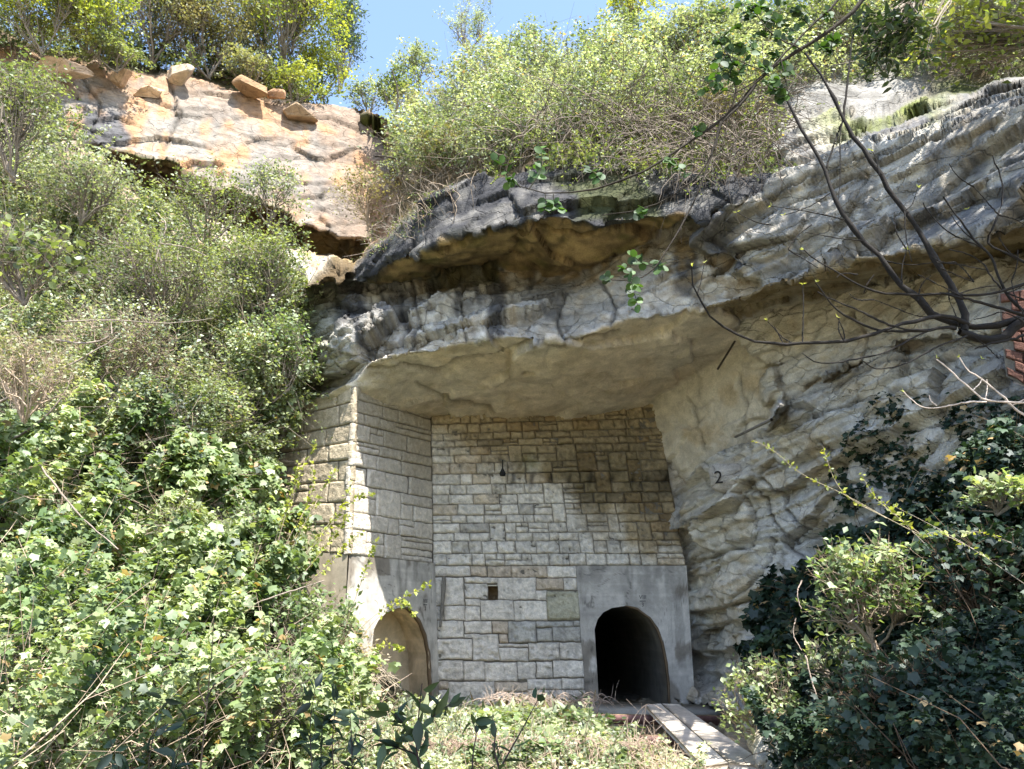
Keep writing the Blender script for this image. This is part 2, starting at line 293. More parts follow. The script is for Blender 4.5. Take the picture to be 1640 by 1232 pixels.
dview = unit(np.array([0, 0, CAMZ])-P0); wv = np.where(isr('soffit', 'flank', 'ground', 'hill'), 0., .9)[..., None]; dz = unit(dz+dview*wv); 
step = box(np.abs(np.gradient(inv, axis=0))+np.abs(np.gradient(inv, axis=1)), 2)/inv; disp = disp*(1-.8*sm(.01, .04, step))
near = np.clip(P0[..., 1]/13, .35, 1)
P = P0+dz*(disp*near)[..., None]
# ---- surface colours (stains, moss, lichen, iron, some painted shade) by place
n1 = fbm(P0*.5, 5, 81); n2 = fbm(P0*1.7, 5, 83); n3 = fbm(P0*5, 4, 85); ng = fbm(P0*np.array([2.2, 2.2, .28]), 5, 87)  # ng: vertical streaks
cream = np.array([.54, .46, .35]); grey = np.array([.39, .375, .35]); white = np.array([.57, .54, .48]); dark = np.array([.055, .056, .062]); orange = np.array([.50, .30, .17])
ochre = np.array([.30, .215, .105]); moss = np.array([.085, .10, .022]); tan = np.array([.46, .37, .25]); brown = np.array([.12, .085, .045])
Cc = mix(cream, grey, sm(.4, .62, n2))
m = isr('orange'); c = mix(mix(white*np.array([.66, .60, .56]), orange, sm(.46, .6, ng)), grey*.8, sm(.5, .64, n2)*.75)
topd = sm(235, 150, PY-.13*PX); c = mix(c, orange*.95, np.clip(sm(80, 10, PY-(75+.17*PX))*.7+sm(.50, .62, n1)*.3+sm(480, 600, PX)*.75, 0, 1))
c *= .82; c = mix(c, grey*.55, sm(.52, .62, fbm(P0*np.array([1.1, 1.1, .5])+9, 5, 99))*.6); c = mix(c, dark*1.8, sm(.6, 1, np.exp(-((PX-165)/45)**2-((PY-215)/40)**2)*1.5+n2-.35)*.9)
Cc[m] = c[m]
m = isr('left'); c = mix(mix(cream*.85, white*.85, sm(.45, .6, n1)), orange*.9, sm(.56, .68, n2)*.6); c = mix(c, np.array([.03, .028, .015]), sm(640, 760, PY)); Cc[m] = c[m]  # lower bank near black: shade between the ivy leaves painted into the surface
m = isr('recess'); Cc[m] = mix(ochre*1.3, cream, sm(.4, .7, n2))[m]
m = isr('hill'); Cc[m] = mix(brown*.9, moss*.7, sm(.4, .6, n1))[m]; hb = sm(1190, 1270, PX+120*(n2-.5))*sm(1560, 1400, PX+200*(n1-.5))*sm(40, 110, PY+200*(n1-.5)); Cc[m] = mix(Cc, mix(grey*.75, grey*.45, sm(.4, .6, n2)), hb)[m]
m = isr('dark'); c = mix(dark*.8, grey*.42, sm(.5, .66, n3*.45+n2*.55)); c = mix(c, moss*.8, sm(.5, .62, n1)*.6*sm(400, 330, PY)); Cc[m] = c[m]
m = isr('under'); c = mix(brown*1.9, ochre*1.5, sm(.40, .62, n3)); c = mix(c, moss*1.2, sm(.5, .66, n2)*.5); Cc[m] = c[m]
m = isr('band'); c = mix(mix(grey*1.2, white*1.12, sm(.4, .6, n2)), tan*1.1, sm(.5, .64, n1*.5+n3*.5)*.55)
streak = sm(.50, .56, ng*.75+.25*n2)*sm(1030, 880, PX)*sm(600, 480, PY-14*np.sin(PX/40)); streak = np.maximum(streak, sm(.60, .4, ng)*0)
c = mix(c, dark*1.6, np.clip(streak, 0, 1)*.7)
c = mix(c, ochre*.7, crk2*.35); wxb = PX+22*(n2-.5)+8*(n3-.5); blk = sum(a_*np.exp(-((wxb-x_)/w_)**2)*sm(y1_, y1_-45, PY)*sm(y0_-15, y0_+12, PY) for x_, w_, y0_, y1_, a_ in ((795, 15, 435, 565, 1.1), (548, 12, 445, 545, 1), (578, 8, 465, 590, .9), (610, 9, 445, 530, .9), (645, 6, 450, 560, .8), (688, 12, 440, 510, .9), (735, 9, 440, 540, .8), (765, 6, 440, 520, .8), (850, 10, 440, 505, .8)))+np.exp(-((PX-550)/20)**2)*sm(560, 500, PY)+np.exp(-((PX-1100)/28)**2-((PY-425)/52)**2)*1.3
c = mix(c, dark*1.1, sm(.4, .85, blk+(n3-.5)*1.1)*.88); c = mix(c, ochre*.9, sm(.5, .64, n3*.6+n1*.4)*sm(470, 440, PY)*.8)
c = mix(c, moss*.7, np.clip(sm(560, 490, PX)*.85+sm(14, 0, PY-445)*.6*(PX < 800), 0, 1)); Cc[m] = c[m]
m = isr('soffit'); c = mix(np.array([.66, .56, .44]), np.array([.73, .645, .53]), sm(.4, .62, n1)); c = mix(c, ochre*1.5, sm(.56, .7, n2)*.3); c = mix(c, np.array([.40, .33, .25]), sm(.52, .6, fbm(P0*np.array([.7, 1.6, .7])+5, 5, 88))*.4); c = mix(c, grey*.9, sm(.58, .7, n1)*.35); Cc[m] = c[m]
m = isr('flank'); Cc[m] = mix(np.array([.64, .58, .48]), ochre*1.5, sm(.5, .68, n2)*.5)[m]
m = isr('strata'); c = mix(mix(np.array([.66, .61, .52]), grey*1.5, sm(.45, .6, n1)), tan*1.2, sm(.52, .66, n2)*.5); c = mix(c, ochre, sm(.55, .68, n1)*.5*sm(1300, 1500, PX)); Cc[m] = c[m]
m = isr('right'); c = mix(mix(np.array([.66, .61, .52]), grey*1.55, sm(.42, .58, n1)), tan*1.3, sm(.54, .68, n2)*.45); c = mix(c, moss*.8, sm(0, 160, PY-(1180-.32*(PX-1100)))*sm(.38, .5, n2)*.8)
c = mix(c, dark*1.5, sm(1450, 1640, PX)*.5); Cc[m] = c[m]
m = isr('slab', 'top'); c = mix(mix(grey*.75, white*.92, sm(.42, .6, n2)), dark*2.2, sm(.45, .55, n1*.55+ng*.45)*.8); c = mix(c, cream, sm(.56, .68, n3)*.5); Cc[m] = c[m]
m = isr('top'); mm = mix(Cc, moss*2.2, sm(.4, .56, n2)*sm(235, 190, PY)*sm(1240, 1360, PX)*sm(1560, 1440, PX)); Cc[m] = mm[m]
m = isr('ochre'); Cc[m] = mix(ochre*.8, np.array([.34, .28, .18]), sm(.4, .6, n3))[m]
m = isr('ground'); Cc[m] = mix(np.array([.24, .19, .13]), np.array([.34, .29, .21]), sm(.4, .6, n2))[m]
rocky = ~isr('ground', 'hill', 'soffit', 'flank')
Cc *= (1-.6*cw)[..., None]; Cc *= (1-.45*(crk*rocky)[..., None]*sm(.3, .6, n2)[..., None]-.2*(crk2*rocky)[..., None]); Cc *= (.82+.36*n3)[..., None]
for c_ in range(3): Cc[..., c_] = box(Cc[..., c_], 1)
# moss cap on ledges (where the bed's top faces the sky)
# ---- skyline: above it the surface turns back into a plateau
SK = [(-900, -60), (0, 35), (100, 80), (200, 100), (300, 105), (400, 118), (500, 160), (560, 172), (600, 178), (645, 205), (700, 190), (800, 150), (950, 115), (1100, 60), (1300, 10), (1640, -70), (2100, -200)]
sky_y = np.interp(GX, [a for a, b in SK], [b for a, b in SK])
above = PY < sky_y[None]
idx0 = np.array([np.argmax(~above[:, j]) for j in range(len(GX))])
for j in range(len(GX)):
    i0 = idx0[j]
    if i0 > 0:
        base = P[i0, j]; n = i0; t = np.linspace(1, 0, n, endpoint=False)
        P[:i0, j, 0] = base[0]*(1+t*.6); P[:i0, j, 1] = base[1]+t*22+.0; P[:i0, j, 2] = base[2]-t*3.0-.3*np.minimum(t*20, 1)
# ---- masonry zone is open: the walls stand there
HOLE = [(486, 672), (566, 650), (690, 690), (1036, 668), (1086, 900), (1096, 1118), (724, 1128), (560, 1080), (470, 900)]
hole = inpoly(PX, PY, HOLE)
ny, nx = PX.shape
I = np.arange(ny*nx).reshape(ny, nx)
Fq = np.stack([I[:-1, :-1], I[1:, :-1], I[1:, 1:], I[:-1, 1:]], -1)
hc = hole[:-1, :-1] & hole[1:, 1:]
rc = rid[:-1, :-1]
def relief(name, m):
    F = Fq[m & ~hc]; u, invx = np.unique(F, return_inverse=True)
    o = mkmesh(name, P.reshape(-1, 3)[u], invx.reshape(F.shape), M_soil if name == 'ground' else M_rock, None, Cc.reshape(-1, 3)[u], name == 'ground')
    if name == 'cliff':
        o.data.materials.append(M_rock2); mi = np.isin(rc, [RN['soffit'], RN['flank'], RN['under']])[m & ~hc].astype(np.int32)
        if len(mi) == len(o.data.polygons): o.data.polygons.foreach_set('material_index', mi)
    tag(o, kind='structure'); return o
G_ = rc == RN['ground']; Hl = (rc == RN['hill']) | above[:-1, :-1]
relief('ground', G_); relief('hillside', Hl & ~G_); relief('cliff', ~G_ & ~Hl)
o = mkmesh('terrain', [(-300, -300, -1.6), (300, -300, -1.6), (300, 300, -1.6), (-300, 300, -1.6)], [[0, 1, 2, 3]], M_soil, None, [(.2, .18, .11)]*4); tag(o, kind='structure')
o = None
# ground behind and beside the camera
bx = np.linspace(-14, 14, 60); by = np.linspace(-14, 9, 50); BX, BY = np.meshgrid(bx, by)
BZ = -.35+.25*(fbm(np.stack([BX, BY, BX*0], -1)*.5, 3, 91)-.5)-sm(3, 9, BY)*.25
nb = np.arange(BX.size).reshape(BX.shape); o = mkmesh('footpath', np.stack([BX, BY, BZ], -1).reshape(-1, 3), np.stack([nb[:-1, :-1], nb[:-1, 1:], nb[1:, 1:], nb[1:, :-1]], -1).reshape(-1, 4), M_soil, None, np.full((BX.size, 3), (.3, .26, .18)), True); tag(o, kind='structure')
def surf(px, py):
    fx = np.interp(px, GX, np.arange(len(GX))); fy = np.interp(py, GY, np.arange(len(GY)))
    j = np.clip(fx.astype(int), 0, nx-2); i = np.clip(fy.astype(int), 0, ny-2)
    return P[i, j], NR[i, j]
def sY(px, py): return float(surf(np.array([px]), np.array([py]))[0][0, 1])
exec_masonry = True
# ------------------------------------------------------------------ masonry
def patch(c, Ys):
    """c: TL,TR,BR,BL pixels; Ys their depths. returns uv -> 3D, normal, pixel"""
    c = np.array(c, float); iv = 1/np.array(Ys, float)
    def px(u, v): return ((1-u)*(1-v))[..., None]*c[0]+(u*(1-v))[..., None]*c[1]+(u*v)[..., None]*c[2]+((1-u)*v)[..., None]*c[3]
    def f(u, v):
        u = np.asarray(u, float); v = np.asarray(v, float); p = px(u, v)
        i = (1-u)*(1-v)*iv[0]+u*(1-v)*iv[1]+u*v*iv[2]+(1-u)*v*iv[3]
        return at(p[..., 0], p[..., 1], 1/i), p
    a, b, d = [f(np.array([x]), np.array([y]))[0][0] for x, y in ((.0, .5), (1., .5), (.5, 0.))]; e = f(np.array([.5]), np.array([1.]))[0][0]
    n = np.cross(b-a, e-d); n /= np.linalg.norm(n)
    if np.dot(n, a-np.array([0, 0, CAMZ])) > 0: n = -n
    return f, n
def layout(W_, H_, mw, mh, seed, split=.11, tall=.13):
    """random coursed rubble: courses of uneven height, some stones two courses tall, some split into thin slips; sizes in pixels"""
    r = random.Random(seed); out = []; y = 0.; occ = []
    rows = []
    while y < H_-.3*mh:
        h = mh*r.uniform(.72, 1.3)*(1+.25*y/H_)
        if y+h > H_-.5*mh: h = H_-y
        rows.append((y, y+h)); y += h
    for i, (y0, y1) in enumerate(rows):
        nxt = []; x = 0.
        blk = sorted(o for o in occ)
        spans = []; cur = 0.
        for a, b in blk: 
            if a > cur+.01: spans.append((cur, a))
            cur = max(cur, b)
        if cur < W_: spans.append((cur, W_))
        for a, b in spans:
            x = a
            while x < b-.01:
                w = mw*r.choice((.68, .85, 1, 1, 1.2, 1.45))*r.uniform(.85, 1.15)
                if b-(x+w) < .55*mw: w = b-x
                u = (x, min(x+w, b)); k = r.random()
                if k < tall and i+1 < len(rows) and w < 1.35*mw:
                    out.append((u[0], y0, u[1], rows[i+1][1])); nxt.append(u)
                elif k < tall+split and w > mw*.7:
                    if r.random() < .5:
                        c = y0+(y1-y0)*r.choice((.36, .45, .6)); out.append((u[0], y0, u[1], c)); out.append((u[0], c, u[1], y1))
                    else:
                        c = y0+(y1-y0)*r.choice((.4, .55)); d = u[0]+w*r.uniform(.4, .7); out += [(u[0], y0, d, c), (d, y0, u[1], c), (u[0], c, u[1], y1)] if u[1]-d > .2*mw else [(u[0], y0, u[1], y1)]
                else: out.append((u[0], y0, u[1], y1))
                x = u[1]
        occ = nxt
    return [(a/W_, b/H_, c/W_, d/H_) for a, b, c, d in out]
def blocks(name, f, n, rects, colf, parent, seed, gap=.022, rough=.035, px_per=2.3, vmul=None, clipf=None, corner=-1, sizeW=100., sizeH=100.):
    r = np.random.default_rng(seed); Vs = []; Fs = []; Cs = []; off = 0
    for (u0, v0, u1, v1) in rects:
        e0 = corner == 0 and u0 < .01; e1 = corner == 1 and u1 > .99
        cu, cv = (u0+u1)/2, (v0+v1)/2
        pc, pp = f(np.array([cu]), np.array([cv])); pp = pp[0]
        if clipf is not None and clipf(pp[0], pp[1]): continue
        wp = (u1-u0)*sizeW; hp = (v1-v0)*sizeH
        nu = int(max(6, wp/px_per)); nv = int(max(5, hp/px_per))
        m = 15./1232; gu = gap/m/sizeW*.5; gv = gap/m/sizeH*.5
        a = np.linspace(0, 1, nu); b = np.linspace(0, 1, nv)
        a = a**1*.0+np.where(a < .5, .5*(2*a)**1.25, 1-.5*(2-2*a)**1.25); b = np.where(b < .5, .5*(2*b)**1.25, 1-.5*(2-2*b)**1.25)
        A, B = np.meshgrid(a, b); j = r.normal(0, .35, 8)
        if e0: u0 = -.005-gu; j[0] = 0
        if e1: u1 = 1.005+gu; j[1] = 0
        U = (u0+gu*(1+j[0]))*(1-A)+(u1-gu*(1+j[1]))*A; V_ = (v0+gv*(1+j[2]))*(1-B)+(v1-gv*(1+j[3]))*B
        U = U+gu*.5*(j[4]*(1-B)+j[5]*B); V_ = V_+gv*.6*(j[6]*(1-A)+j[7]*A)
        q, ppx = f(U, V_)
        # wobbly arris
        eg = np.minimum(np.minimum(A, 1-A)*wp, np.minimum(B, 1-B)*hp)
        q = q+((fbm(q*6, 2, 3)-.5)*.03)[..., None]*np.array([1, 0, 1])*(1-sm(0, 3, eg))[..., None]
        dome = sm(-.5, 2.0, eg)
        rf = rough*(.35+1.1*r.random()); rn_ = (fbm(q*5.5+seed, 3, 5, .6, True)-.55)*1.5+(fbm(q*2.2, 2, 8)-.5)+1.9*(fbm(q*np.array([11, 11, 17]), 3, 6, .65, True)-.55); h = r.normal(.010, .010)+dome*.02-.02+dome*rf*rn_
        q = q+n*h[..., None]
        # skirt
        k = np.arange(nu*nv).reshape(nv, nu); F = np.stack([k[:-1, :-1], k[1:, :-1], k[1:, 1:], k[:-1, 1:]], -1).reshape(-1, 4)
        ring = np.concatenate([k[0, :], k[1:, -1], k[-1, -2::-1], k[-2:0:-1, 0]]); qs = q.reshape(-1, 3); sk = qs[ring]-n*.09
        ns = nu*nv; nr = len(ring); i2 = np.arange(nr); F2_ = np.stack([ring, ring[(i2+1) % nr], ns+(i2+1) % nr, ns+i2], -1)
        base = colf(pp[0], pp[1], r); cc = base*(.80+.4*fbm(qs*np.array([9, 9, 14]), 4, 4))[:, None]*(1 if vmul is None else vmul(ppx.reshape(-1, 2))); cc *= (.86+.14*dome.reshape(-1))[:, None]*(1+.35*rough*20*rn_.reshape(-1).clip(-.6, .6))[:, None]
        Vs += [qs, sk]; Cs += [cc, cc[ring]*.6]; Fs += [F+off, F2_+off]; off += ns+nr
    return mkmesh(name, np.concatenate(Vs), np.concatenate(Fs), M_stone, parent, np.concatenate(Cs), True)
def backing(name, f, n, parent, d=-.022, mat=None, holes=None, lo=-.02, hi=1.02):
    g_ = np.linspace(-.02, 1.02, 9); U, V_ = np.meshgrid(np.linspace(lo, hi, 9), g_); q = f(U, V_)[0]+n*d
    k = np.arange(81).reshape(9, 9); F = np.stack([k[:-1, :-1], k[1:, :-1], k[1:, 1:], k[:-1, 1:]], -1).reshape(-1, 4)
    if holes:
        m = [not any(x0 < f(np.array([.5]), np.array([.5]))[1][0, 0] < x1 for x0, x1 in ()) for _ in F]
    return mkmesh(name, q.reshape(-1, 3), F, mat or M_mortar, parent, np.full((81, 3), .1))
YF, YP = 18.5, 15.7
wall = thing('masonry_wall', 'tall wall of rough squared limestone blocks filling the cave mouth under the rock ceiling', 'wall', at(820, 1130, 18.3))
fU, nF = patch([(690, 652), (1050, 640), (1098, 906), (694, 906)], [18.5, 18.6, 18.3, 18.4])
fL, nL = patch([(694, 906), (1098, 906), (1113, 1150), (704, 1150)], [18.4, 18.3, 18.2, 18.3])
wU, nW = patch([(569, 618), (690, 652), (694, 903), (557, 888)], [YP, 18.5, 18.4, YP-.1])
pU, nP = patch([(455, 650), (569, 618), (557, 888), (430, 880)], [17.4, YP, YP-.1, 17.2])
def stain(x, y): return sm(-45, 45, (np.interp(x, [560, 700, 760, 850, 900, 960, 1010, 1100], [650, 715, 735, 768, 800, 838, 870, 905])-y)+14*math.sin(x/23)+9*math.sin(y/11+x/31))
def colfront(x, y, r):
    b = np.array([.60, .55, .475])*(.86+.22*r.random())
    if r.random() < .09: b = np.array([.52, .44, .34])*(.9+.2*r.random())
    if r.random() < .06: b = b*.72
    return b
def colwing(x, y, r):
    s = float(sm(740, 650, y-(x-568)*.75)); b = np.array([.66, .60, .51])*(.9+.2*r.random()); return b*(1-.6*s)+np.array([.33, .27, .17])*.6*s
def colpier(x, y, r): return np.array([.50, .42, .30])*(.85+.3*r.random())
top_ = [(690, 676), (760, 672), (800, 664), (860, 662), (900, 668), (950, 660), (1040, 650)]
RU = layout(400, 258, 29, 13.6, 12)
def rejig(rects, f, sW, sH): return rects
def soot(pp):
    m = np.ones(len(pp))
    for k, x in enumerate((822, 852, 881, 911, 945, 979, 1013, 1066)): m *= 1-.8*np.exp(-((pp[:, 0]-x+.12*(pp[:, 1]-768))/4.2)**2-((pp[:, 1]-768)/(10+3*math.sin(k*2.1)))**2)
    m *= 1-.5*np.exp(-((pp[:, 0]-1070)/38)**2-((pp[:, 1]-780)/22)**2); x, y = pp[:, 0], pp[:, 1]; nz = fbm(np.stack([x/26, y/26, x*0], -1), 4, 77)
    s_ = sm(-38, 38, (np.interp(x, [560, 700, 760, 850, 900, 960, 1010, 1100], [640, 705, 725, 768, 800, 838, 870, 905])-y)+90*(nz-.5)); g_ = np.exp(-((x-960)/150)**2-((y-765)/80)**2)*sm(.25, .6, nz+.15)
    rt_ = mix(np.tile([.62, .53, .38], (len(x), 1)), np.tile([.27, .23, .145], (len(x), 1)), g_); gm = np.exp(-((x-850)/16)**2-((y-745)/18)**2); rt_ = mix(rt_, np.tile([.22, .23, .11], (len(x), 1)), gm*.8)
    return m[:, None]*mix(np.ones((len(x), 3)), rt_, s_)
blocks('front_stones', fU, nF, RU, colfront, wall, 11, vmul=soot, gap=.006, rough=.085, sizeW=385, sizeH=260)
backing('front_joints', fU, nF, wall, hi=.992)
CR = """185,10,387,80;389,12,477,78;484,12,610,82;612,12,808,85;808,12,968,88;196,85,350,240;355,84,535,116;355,118,482,203;537,86,746,208;748,90,895,153;897,90,972,158;748,155,804,210;808,160,985,318;
358,204,440,242;444,208,626,320;629,212,808,322;244,241,357,320;358,244,440,322;197,242,241,320;205,322,350,418;356,325,502,392;508,326,594,392;352,394,408,418;597,325,748,442;750,324,950,360;952,324,990,352;
752,363,835,438;838,356,992,435;400,396,542,542;546,394,594,446;207,422,396,534;544,448,706,468;546,470,705,546;708,442,874,540;877,440,1002,536;209,540,350,648;352,542,465,650;468,550,641,656;644,546,746,645;
749,545,837,634;842,540,1010,634;212,652,270,700;273,655,518,790;520,658,700,712;701,640,886,700;889,636,1012,698;216,702,271,792;520,714,704,790;706,703,860,775;862,701,1020,775;216,794,400,850;402,794,640,850;642,792,850,850;852,778,1030,850"""
rl = []
for s_ in CR.replace('\n', '').split(';'):
    a = [float(t) for t in s_.split(',')]; x0, y0, x1, y1 = a[0]/3.417+640, a[1]/3.417+900, a[2]/3.417+640, a[3]/3.417+900
    def inv_uv(x, y):
        v = (y-906)/244.; l = 694+10*v; r_ = 1098+15*v; return (x-l)/(r_-l), v
    cu, cv = inv_uv((x0+x1)/2, (y0+y1)/2); hw = (x1-x0)/2/398.; hh = (y1-y0)/2/244.
    rl.append((cu-hw, max(cv-hh, 0.002), cu+hw, min(cv+hh, 1.)))
def collow(x, y, r):
    b = np.array([.68, .62, .54])*(.88+.18*r.random())
    if r.random() < .25: b = np.array([.53, .44, .34])*(.9+.25*r.random())
    if abs(x-903) < 14 and abs(y-969) < 14: b = np.array([.40, .375, .28])
    if 810 < x < 930 and 995 < y < 1028: b = np.array([.42, .40, .36])
    return b
blocks('lower_stones', fL, nL, rl, collow, wall, 21, gap=.005, rough=.055, sizeW=398, sizeH=244, px_per=2.6)
# joints behind the lower stones stop at the right-hand portal; the small putlog niche stays open
def quadmesh(name, pts, Y, mat, parent, off=0, n=nL, c=(.1, .1, .1)):
    q = at([p[0] for p in pts], [p[1] for p in pts], Y)+n*off; return mkmesh(name, q, [list(range(len(pts)))], mat, parent, np.full((len(pts), 3), c))
def onL(x, y):
    v = (y-906)/244.; l = 694+10*v; r_ = 1098+15*v; return fL(np.array([(x-l)/(r_-l)]), np.array([v]))[0][0]
for nm_, Q in (('lower_joints', [(690, 900), (781, 900), (781, 1160), (700, 1160)]), ('lower_joints', [(797, 900), (932, 900), (945, 1160), (797, 1160)]), ('lower_joints', [(781, 900), (797, 900), (797, 938), (781, 938)]), ('lower_joints', [(781, 961), (797, 961), (797, 1160), (781, 1160)])):
    mkmesh(nm_, np.array([onL(*p) for p in Q])-0*nL+nL*-.022, [[0, 3, 2, 1]], M_mortar, wall, np.full((4, 3), .1))
mb = MB(); fr = np.array([onL(*p) for p in [(781, 938), (797, 938), (797, 961), (781, 961)]])-nL*.05; bk = fr-nL*.45; mb.hexa(fr, bk, (.3, .22, .13)); mb.F = [f_ for f_ in mb.F if f_ != [3, 2, 1, 0]]
mb.build('putlog_niche', M_stone, wall)
blocks('wing_stones', wU, nW, layout(150, 265, 34, 21, 9, .06, .12), colwing, wall, 31, corner=0, gap=.010, rough=.013, sizeW=150, sizeH=262)
backing('wing_joints', wU, nW, wall, lo=.02)
blocks('pier_stones', pU, nP, layout(140, 255, 42, 29, 18, .1, .1), colpier, wall, 41, corner=1, gap=.014, rough=.014, sizeW=120, sizeH=250)
backing('pier_joints', pU, nP, wall, hi=.985)
# lower pier face (plaster)
fpl, npl = patch([(430, 880), (557, 888), (544, 1160), (425, 1160)], [17.2, YP-.1, YP-.2, 17.0])
def grid_face(f, n, holes, nu, nv, off, name, parent, col, mat, th=None):
    U, V_ = np.meshgrid(np.linspace(0, 1, nu), np.linspace(0, 1, nv)); q, pp = f(U, V_)
    q = q+n*(off+.012*(fbm(q*3, 3, 7)-.5))[..., None]
    k = np.arange(nu*nv).reshape(nv, nu); F = np.stack([k[:-1, :-1], k[1:, :-1], k[1:, 1:], k[:-1, 1:]], -1)
    F = F.reshape(-1, 4); return mkmesh(name, q.reshape(-1, 3), F, mat, parent, col(q, pp).reshape(-1, 3), True)
def plcol(q, pp, base=(.40, .395, .38)):
    a = fbm(q*1.4, 4, 12); b = fbm(q*np.array([5, 5, .9]), 4, 14); c = mix(np.array(base)*.86, np.array(base)*1.12, sm(.35, .65, a)); c = mix(c, np.array(base)*.62, sm(.52, .66, b)*.6); return mix(c, np.array(base)*1.18, sm(.56, .66, fbm(q*5, 4, 15))*.5)*(.93+.1*(np.sin(q[..., 2]*26)>.9))[..., None]
grid_face(fpl, npl, None, 30, 60, 0, 'pier_plaster', wall, lambda q, p: plcol(q, p, (.50, .43, .33)), M_plaster)
# ---- portals: concrete surrounds with an arched opening and a tunnel behind
def portal(name, label, outer, Yo, arch, Ya, depth, direction, n, lin, back_cap, col, incol, group):
    """outer: TL,TR,BR,BL px ; arch: list of px points from bottom-left over the crown to bottom-right"""
    po, no = patch(outer, Yo)
    c = np.array(outer, float)
    def on(x, y):   # point of the outer plane seen at pixel x,y
        p0, _ = po(np.array([.5]), np.array([.5])); p0 = p0[0]; d = at(x, y, 1.)-np.array([0, 0, CAMZ]); o_ = np.array([0, 0, CAMZ]); return o_+d*(np.dot(p0-o_, no)/np.dot(d, no))
    root = thing(name, label, 'portal', on((c[2, 0]+c[3, 0])/2, c[3, 1]-10), group)
    # dense arch
    ar = np.array(arch, float); t = np.linspace(0, len(ar)-1, 127); ar = np.stack([np.interp(t, np.arange(len(ar)), ar[:, 0]), np.interp(t, np.arange(len(ar)), ar[:, 1])], -1)
    na = len(ar); cen = np.array([(ar[0, 0]+ar[-1, 0])/2, ar[:, 1].max()-.35*(ar[:, 1].max()-ar[:, 1].min())])
    # ray from centre to outer boundary
    def hit(p):
        d = p-cen; best = 1e9
        for a, b in ((c[3], c[0]), (c[0], c[1]), (c[1], c[2])):
            e = b-a; M = np.array([[d[0], -e[0]], [d[1], -e[1]]])
            try: s_, t_ = np.linalg.solve(M, a-cen)
            except Exception: continue
            if s_ > 0 and -.001 <= t_ <= 1.001: best = min(best, s_)
        return cen+d*best if best < 1e8 else None
    ob = []
    for i, p in enumerate(ar):
        h = hit(p)
        if h is None or h[1] > c[3, 1]: h = np.array([c[3, 0] if i < na/2 else c[2, 0], p[1]])
        ob.append(h)
    ob = np.array(ob)
    # snap the two top corners
    for cc_ in (c[0], c[1]):
        i = np.argmin(((ob-cc_)**2).sum(1)); ob[i] = cc_
    nr = 44; rows = []
    for k in range(nr):
        t = k/(nr-1); rows.append(np.array([on(*(ob[i]*(1-t)+ar[i]*t)) for i in range(na)]))
    Vv = np.concatenate(rows); Vv = Vv+no*(.035+.012*(fbm(Vv*3, 3, 7)-.5))[:, None]
    k = np.arange(nr*na).reshape(nr, na); F = np.stack([k[:-1, :-1], k[1:, :-1], k[1:, 1:], k[:-1, 1:]], -1).reshape(-1, 4)
    # outer edge return
    ed = rows[0]-no*.06; V2 = np.concatenate([Vv, ed]); e0 = nr*na; F2_ = np.array([[k[0, i+1], k[0, i], e0+i, e0+i+1] for i in range(na-1)])
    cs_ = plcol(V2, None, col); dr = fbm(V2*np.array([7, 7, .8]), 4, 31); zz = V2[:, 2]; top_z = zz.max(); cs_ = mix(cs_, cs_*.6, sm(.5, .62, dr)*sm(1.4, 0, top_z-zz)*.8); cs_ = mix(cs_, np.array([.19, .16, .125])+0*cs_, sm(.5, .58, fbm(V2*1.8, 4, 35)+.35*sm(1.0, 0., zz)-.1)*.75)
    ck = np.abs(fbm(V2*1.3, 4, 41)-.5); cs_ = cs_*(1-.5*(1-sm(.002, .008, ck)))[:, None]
    mkmesh('surround', V2, np.concatenate([F, F2_]), M_plaster, root, cs_, False)
    # tunnel lining
    A0 = Vv[-na:]; D = np.asarray(direction, float); D /= np.linalg.norm(D)
    rl_ = [A0, A0-no*.0+D*.02]; ts = [0]+list(np.linspace(.03, 1, 18)*depth)
    TT = np.concatenate([A0+D*t for t in ts]); TT = TT+(.02*(fbm(TT*1.5, 3, 9)-.5))[:, None]*np.array([1, 0, 1])*(np.repeat(np.array(ts) > 0, na))[:, None]
    kk = np.arange(len(ts)*na).reshape(len(ts), na); FT = np.stack([kk[:-1, :-1], kk[:-1, 1:], kk[1:, 1:], kk[1:, :-1]], -1).reshape(-1, 4)
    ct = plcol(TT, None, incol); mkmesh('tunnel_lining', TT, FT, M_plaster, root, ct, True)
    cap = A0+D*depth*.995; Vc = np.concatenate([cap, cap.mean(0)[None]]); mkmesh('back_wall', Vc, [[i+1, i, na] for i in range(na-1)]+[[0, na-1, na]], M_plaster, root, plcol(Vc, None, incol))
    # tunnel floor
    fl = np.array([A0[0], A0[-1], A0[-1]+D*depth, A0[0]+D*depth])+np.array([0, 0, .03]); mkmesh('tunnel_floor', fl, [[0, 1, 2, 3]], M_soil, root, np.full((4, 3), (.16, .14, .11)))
    # rust-brown arris strip following the right half of the arch
    i0 = int(na*lin); st = []; w = .035
    for i in range(i0, na):
        a = A0[i]; b = A0[i]+D*.10; ins = (A0[na//2]*.5+(A0[0]+A0[-1])*.25-a); ins = ins/np.linalg.norm(ins)
        k_ = min(1, (i-i0)/9+.05); st.append((a+no*.012*k_-ins*w*k_, a+no*.012*k_+ins*.012*k_, b+ins*.015*k_, b-ins*.01))
    st = np.array(st); Vs = st.reshape(-1, 3); Vs = Vs+(.02*(fbm(Vs*7, 2, 3)-.5))[:, None]
    m4 = len(st); FF = []
    for i in range(m4-1):
        for j in range(4): FF.append([i*4+j, i*4+(j+1) % 4, (i+1)*4+(j+1) % 4, (i+1)*4+j])
    mkmesh('arch_edging', Vs, FF, M_plaster, root, np.full((len(Vs), 3), (.15, .105, .065)))
    return root, on, no
